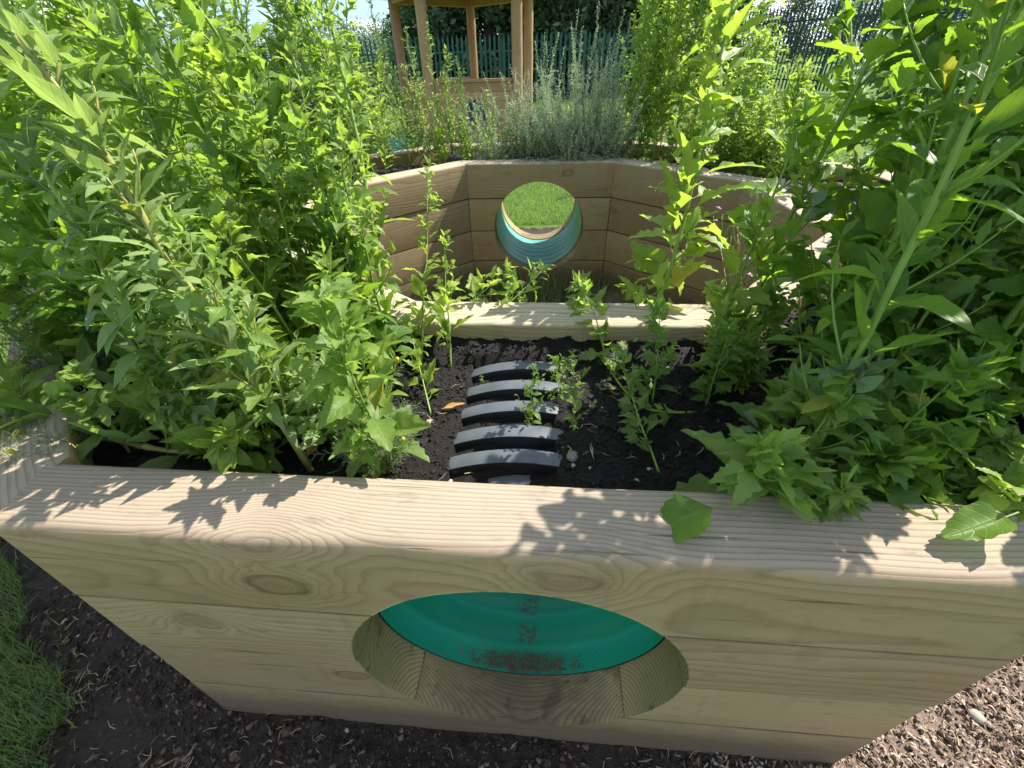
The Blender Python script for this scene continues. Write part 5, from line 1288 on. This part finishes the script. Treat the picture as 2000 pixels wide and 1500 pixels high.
tub((mid[0] + .05, 10.3, .056), .26, .62, BLUE, 'dark blue plastic tub seen through the round hole of the gazebo', 'tub', 'tub')
tub((.52, 8.7, .0), .20, .30, TURQ, 'turquoise plastic tub standing right of the gazebo panel', 'tub', 'tub')
tub((-1.85, 8.4, .0), .16, .22, TURQ, 'light blue plastic tub on the grass left of the gazebo', 'tub', 'tub')
# timber edging between bed and gazebo
b = Buf(); box(b, (0, 0, 0), (2.6, .12, .12), 0, .5, .01); o = link('timber_edging', b.mesh('timber_edging', False), W_GAZ); o.location = (-.3, 7.6, .06); o.rotation_euler = (0, 0, -.03); o['grain'] = [.1, .1, 2.0]; tag(o, 'sunlit timber edging beam on the ground before the gazebo', 'edging')

# ------------------------------------------------------------------ palisade fences
def palisade(A, B, h, pitch, mat, label, pw=.068, seed=1):
    A = np.array(A, float); B = np.array(B, float); d = B - A; L_ = np.linalg.norm(d); d /= L_; yaw = math.atan2(d[1], d[0]); n = int(L_ / pitch)
    root = empty('palisade_fence', (A[0], A[1], 0), yaw); tag(root, label, 'fence')
    b = Buf(); prof = [(-pw / 2, .012), (-pw / 5, 0), (-.008, -.012), (.008, -.012), (pw / 5, 0), (pw / 2, .012)]
    V = []; top = h
    for (x, y) in prof: V.append([x, y, .05])
    for (x, y) in prof: V.append([x, y, top - .10 * (abs(x) / (pw / 2)) ** .8 if abs(x) > .01 else top])
    Qs = [[k, k + 1, 7 + k, 6 + k] for k in range(5)]
    V2 = [[x, y + .004, z] for x, y, z in V]; b.add(V, None, Qs); b.add(V2, None, [q[::-1] for q in Qs]); pale_me = b.mesh('pale', False); pale_me.materials.append(mat)
    for k in range(n):
        o = bpy.data.objects.new('pale', pale_me); COL.objects.link(o); o.parent = root; o.location = (pitch * (k + .5), 0, 0)
    for z in (.35, h - .45):
        b = Buf(); box(b, (L_ / 2, .035, z), (L_, .04, .05)); link('rail', b.mesh('rail', False), mat, root)
    for k in range(int(L_ / 2.75) + 1):
        b = Buf(); box(b, (0, 0, h / 2 - .05), (.10, .06, h - .15)); o = link('fence_post', b.mesh('fence_post', False), mat, root); o.location = (min(L_, 2.75 * k), .09, 0)
palisade(at(380, 150, 19.0)[:2], at(1330, 150, 17.5)[:2], 1.88, .155, FENCE, 'green steel palisade fence behind the gazebo')
fa, fb = onz(1290, 164, 0)[:2], onz(1980, 202, 0)[:2]
palisade(fa, fb, 2.5, max(.155, float(np.hypot(*(fb - fa))) / 99), FENCE2, 'dark green palisade fence running off to the right')

# wooden stakes
for k, (q0, q1, Yd, lb) in enumerate([((1318, 130), (1345, -10), 6.0, 'thin wooden pole rising behind the bushy weeds'), ((1372, 140), (1392, 60), 5.2, 'short weathered stake beside the thin pole')]):
    p1_ = at(*q1, Yd); p0_ = p1_.copy(); p0_[2] = 0; p0_[0] -= .05; b = Buf(); tube(b, np.linspace(p0_, p1_, 6) - p0_, .028, 10)
    o = link('wooden_pole', b.mesh('wooden_pole'), W_GAZ); o.location = tuple(p0_); o['grain'] = [.1, .1, 2.0]; tag(o, lb, 'pole')

# ------------------------------------------------------------------ trees beyond the fence
def tree(x, y, h, w_, mat, label, seed, n=20000, NC=70, group='trees beyond the fence', name='tree', low=.02):
    rs = np.random.default_rng(seed); root = empty(name, (x, y, 0)); tag(root, label, 'tree', group)
    sb = Buf(); q = curve([0, 0, 0], [rs.normal(0, .3), rs.normal(0, .3), h * .8], rs.normal(0, .2, 3), rs, 10, .02); tube(sb, q, np.linspace(.035 * h, .008 * h, 10), 9)
    cl = []
    for k in range(NC):
        t = rs.uniform(low, 1); az = rs.uniform(0, 6.28); rr = w_ / 2 * (1 - .65 * t ** 2) * rs.uniform(.2, 1)
        c = np.array([math.cos(az) * rr, math.sin(az) * rr, h * t]); cl.append((c, rs.uniform(.12, .2) * w_))
        if k % 2 == 0: s0 = q[min(9, int(t * 8))]; tube(sb, curve(s0, c, (0, 0, .1), rs, 6, .03), np.linspace(.009 * h, .002 * h, 6), 5)
    link('trunk', sb.mesh('trunk'), BARK, root)
    b = Buf(); P = []; per = n // NC
    for c, r_ in cl:
        v = rs.normal(0, 1, (per, 3)); v /= np.linalg.norm(v, axis=1, keepdims=True); P.append(c + v * (r_ * rs.uniform(.35, 1.1, (per, 1))) * [1, 1, .8])
    P = np.concatenate(P); D = rs.normal(0, 1, P.shape); S = rs.normal(0, 1, P.shape); D /= np.linalg.norm(D, axis=1, keepdims=True); S = np.cross(D, S); S /= np.linalg.norm(S, axis=1, keepdims=True)
    s_ = (.011 * h * rs.uniform(.6, 1.5, (len(P), 1))); V = np.stack([P - D * s_ * 1.4, P + S * s_ * .7, P + D * s_ * 1.4, P - S * s_ * .7], 1)
    b.add(V.reshape(-1, 3), None, np.arange(len(P) * 4).reshape(-1, 4), np.tile([[.5, .3]], (len(P) * 4, 1)), np.repeat(np.clip(rs.normal(.45, .2, len(P)), 0, .9), 4))
    link('crown', b.mesh('crown', False), mat, root)
LB = ['dark dense tree rising close behind the palisade fence', 'lighter bushy tree beyond the palisade fence', 'dark tree in the far hedge row across the field']
for k, (px, Y, h, w_, m_) in enumerate([(880, 23.5, 7, 4.5, 0), (960, 23, 8, 4.5, 0), (1040, 22.5, 8, 4.5, 0), (1120, 22.5, 7.5, 4.5, 0), (1200, 22.5, 8, 4.5, 0), (1270, 22, 6.5, 4, 0), (830, 24, 3.6, 3.6, 1), (790, 27, 2.6, 4, 1), (700, 30, 2.6, 5, 1), (560, 30, 2.8, 6, 1), (420, 30, 2.8, 6, 1), (1370, 24, 5.0, 3.5, 1)]):
    p = far(px, Y); tree(p[0], p[1], h, w_, (L_TREE, L_TREEB)[m_], LB[m_], 800 + k)
for k, px in enumerate((1330, 1400, 1470, 1540, 1610, 1680, 1750, 1820, 1890, 1960)):
    p = onz(px, 121, 0); tree(p[0], p[1], RP.uniform(4.5, 6.5), 8.0, L_TREE, LB[2], 830 + k, 8000, 40)
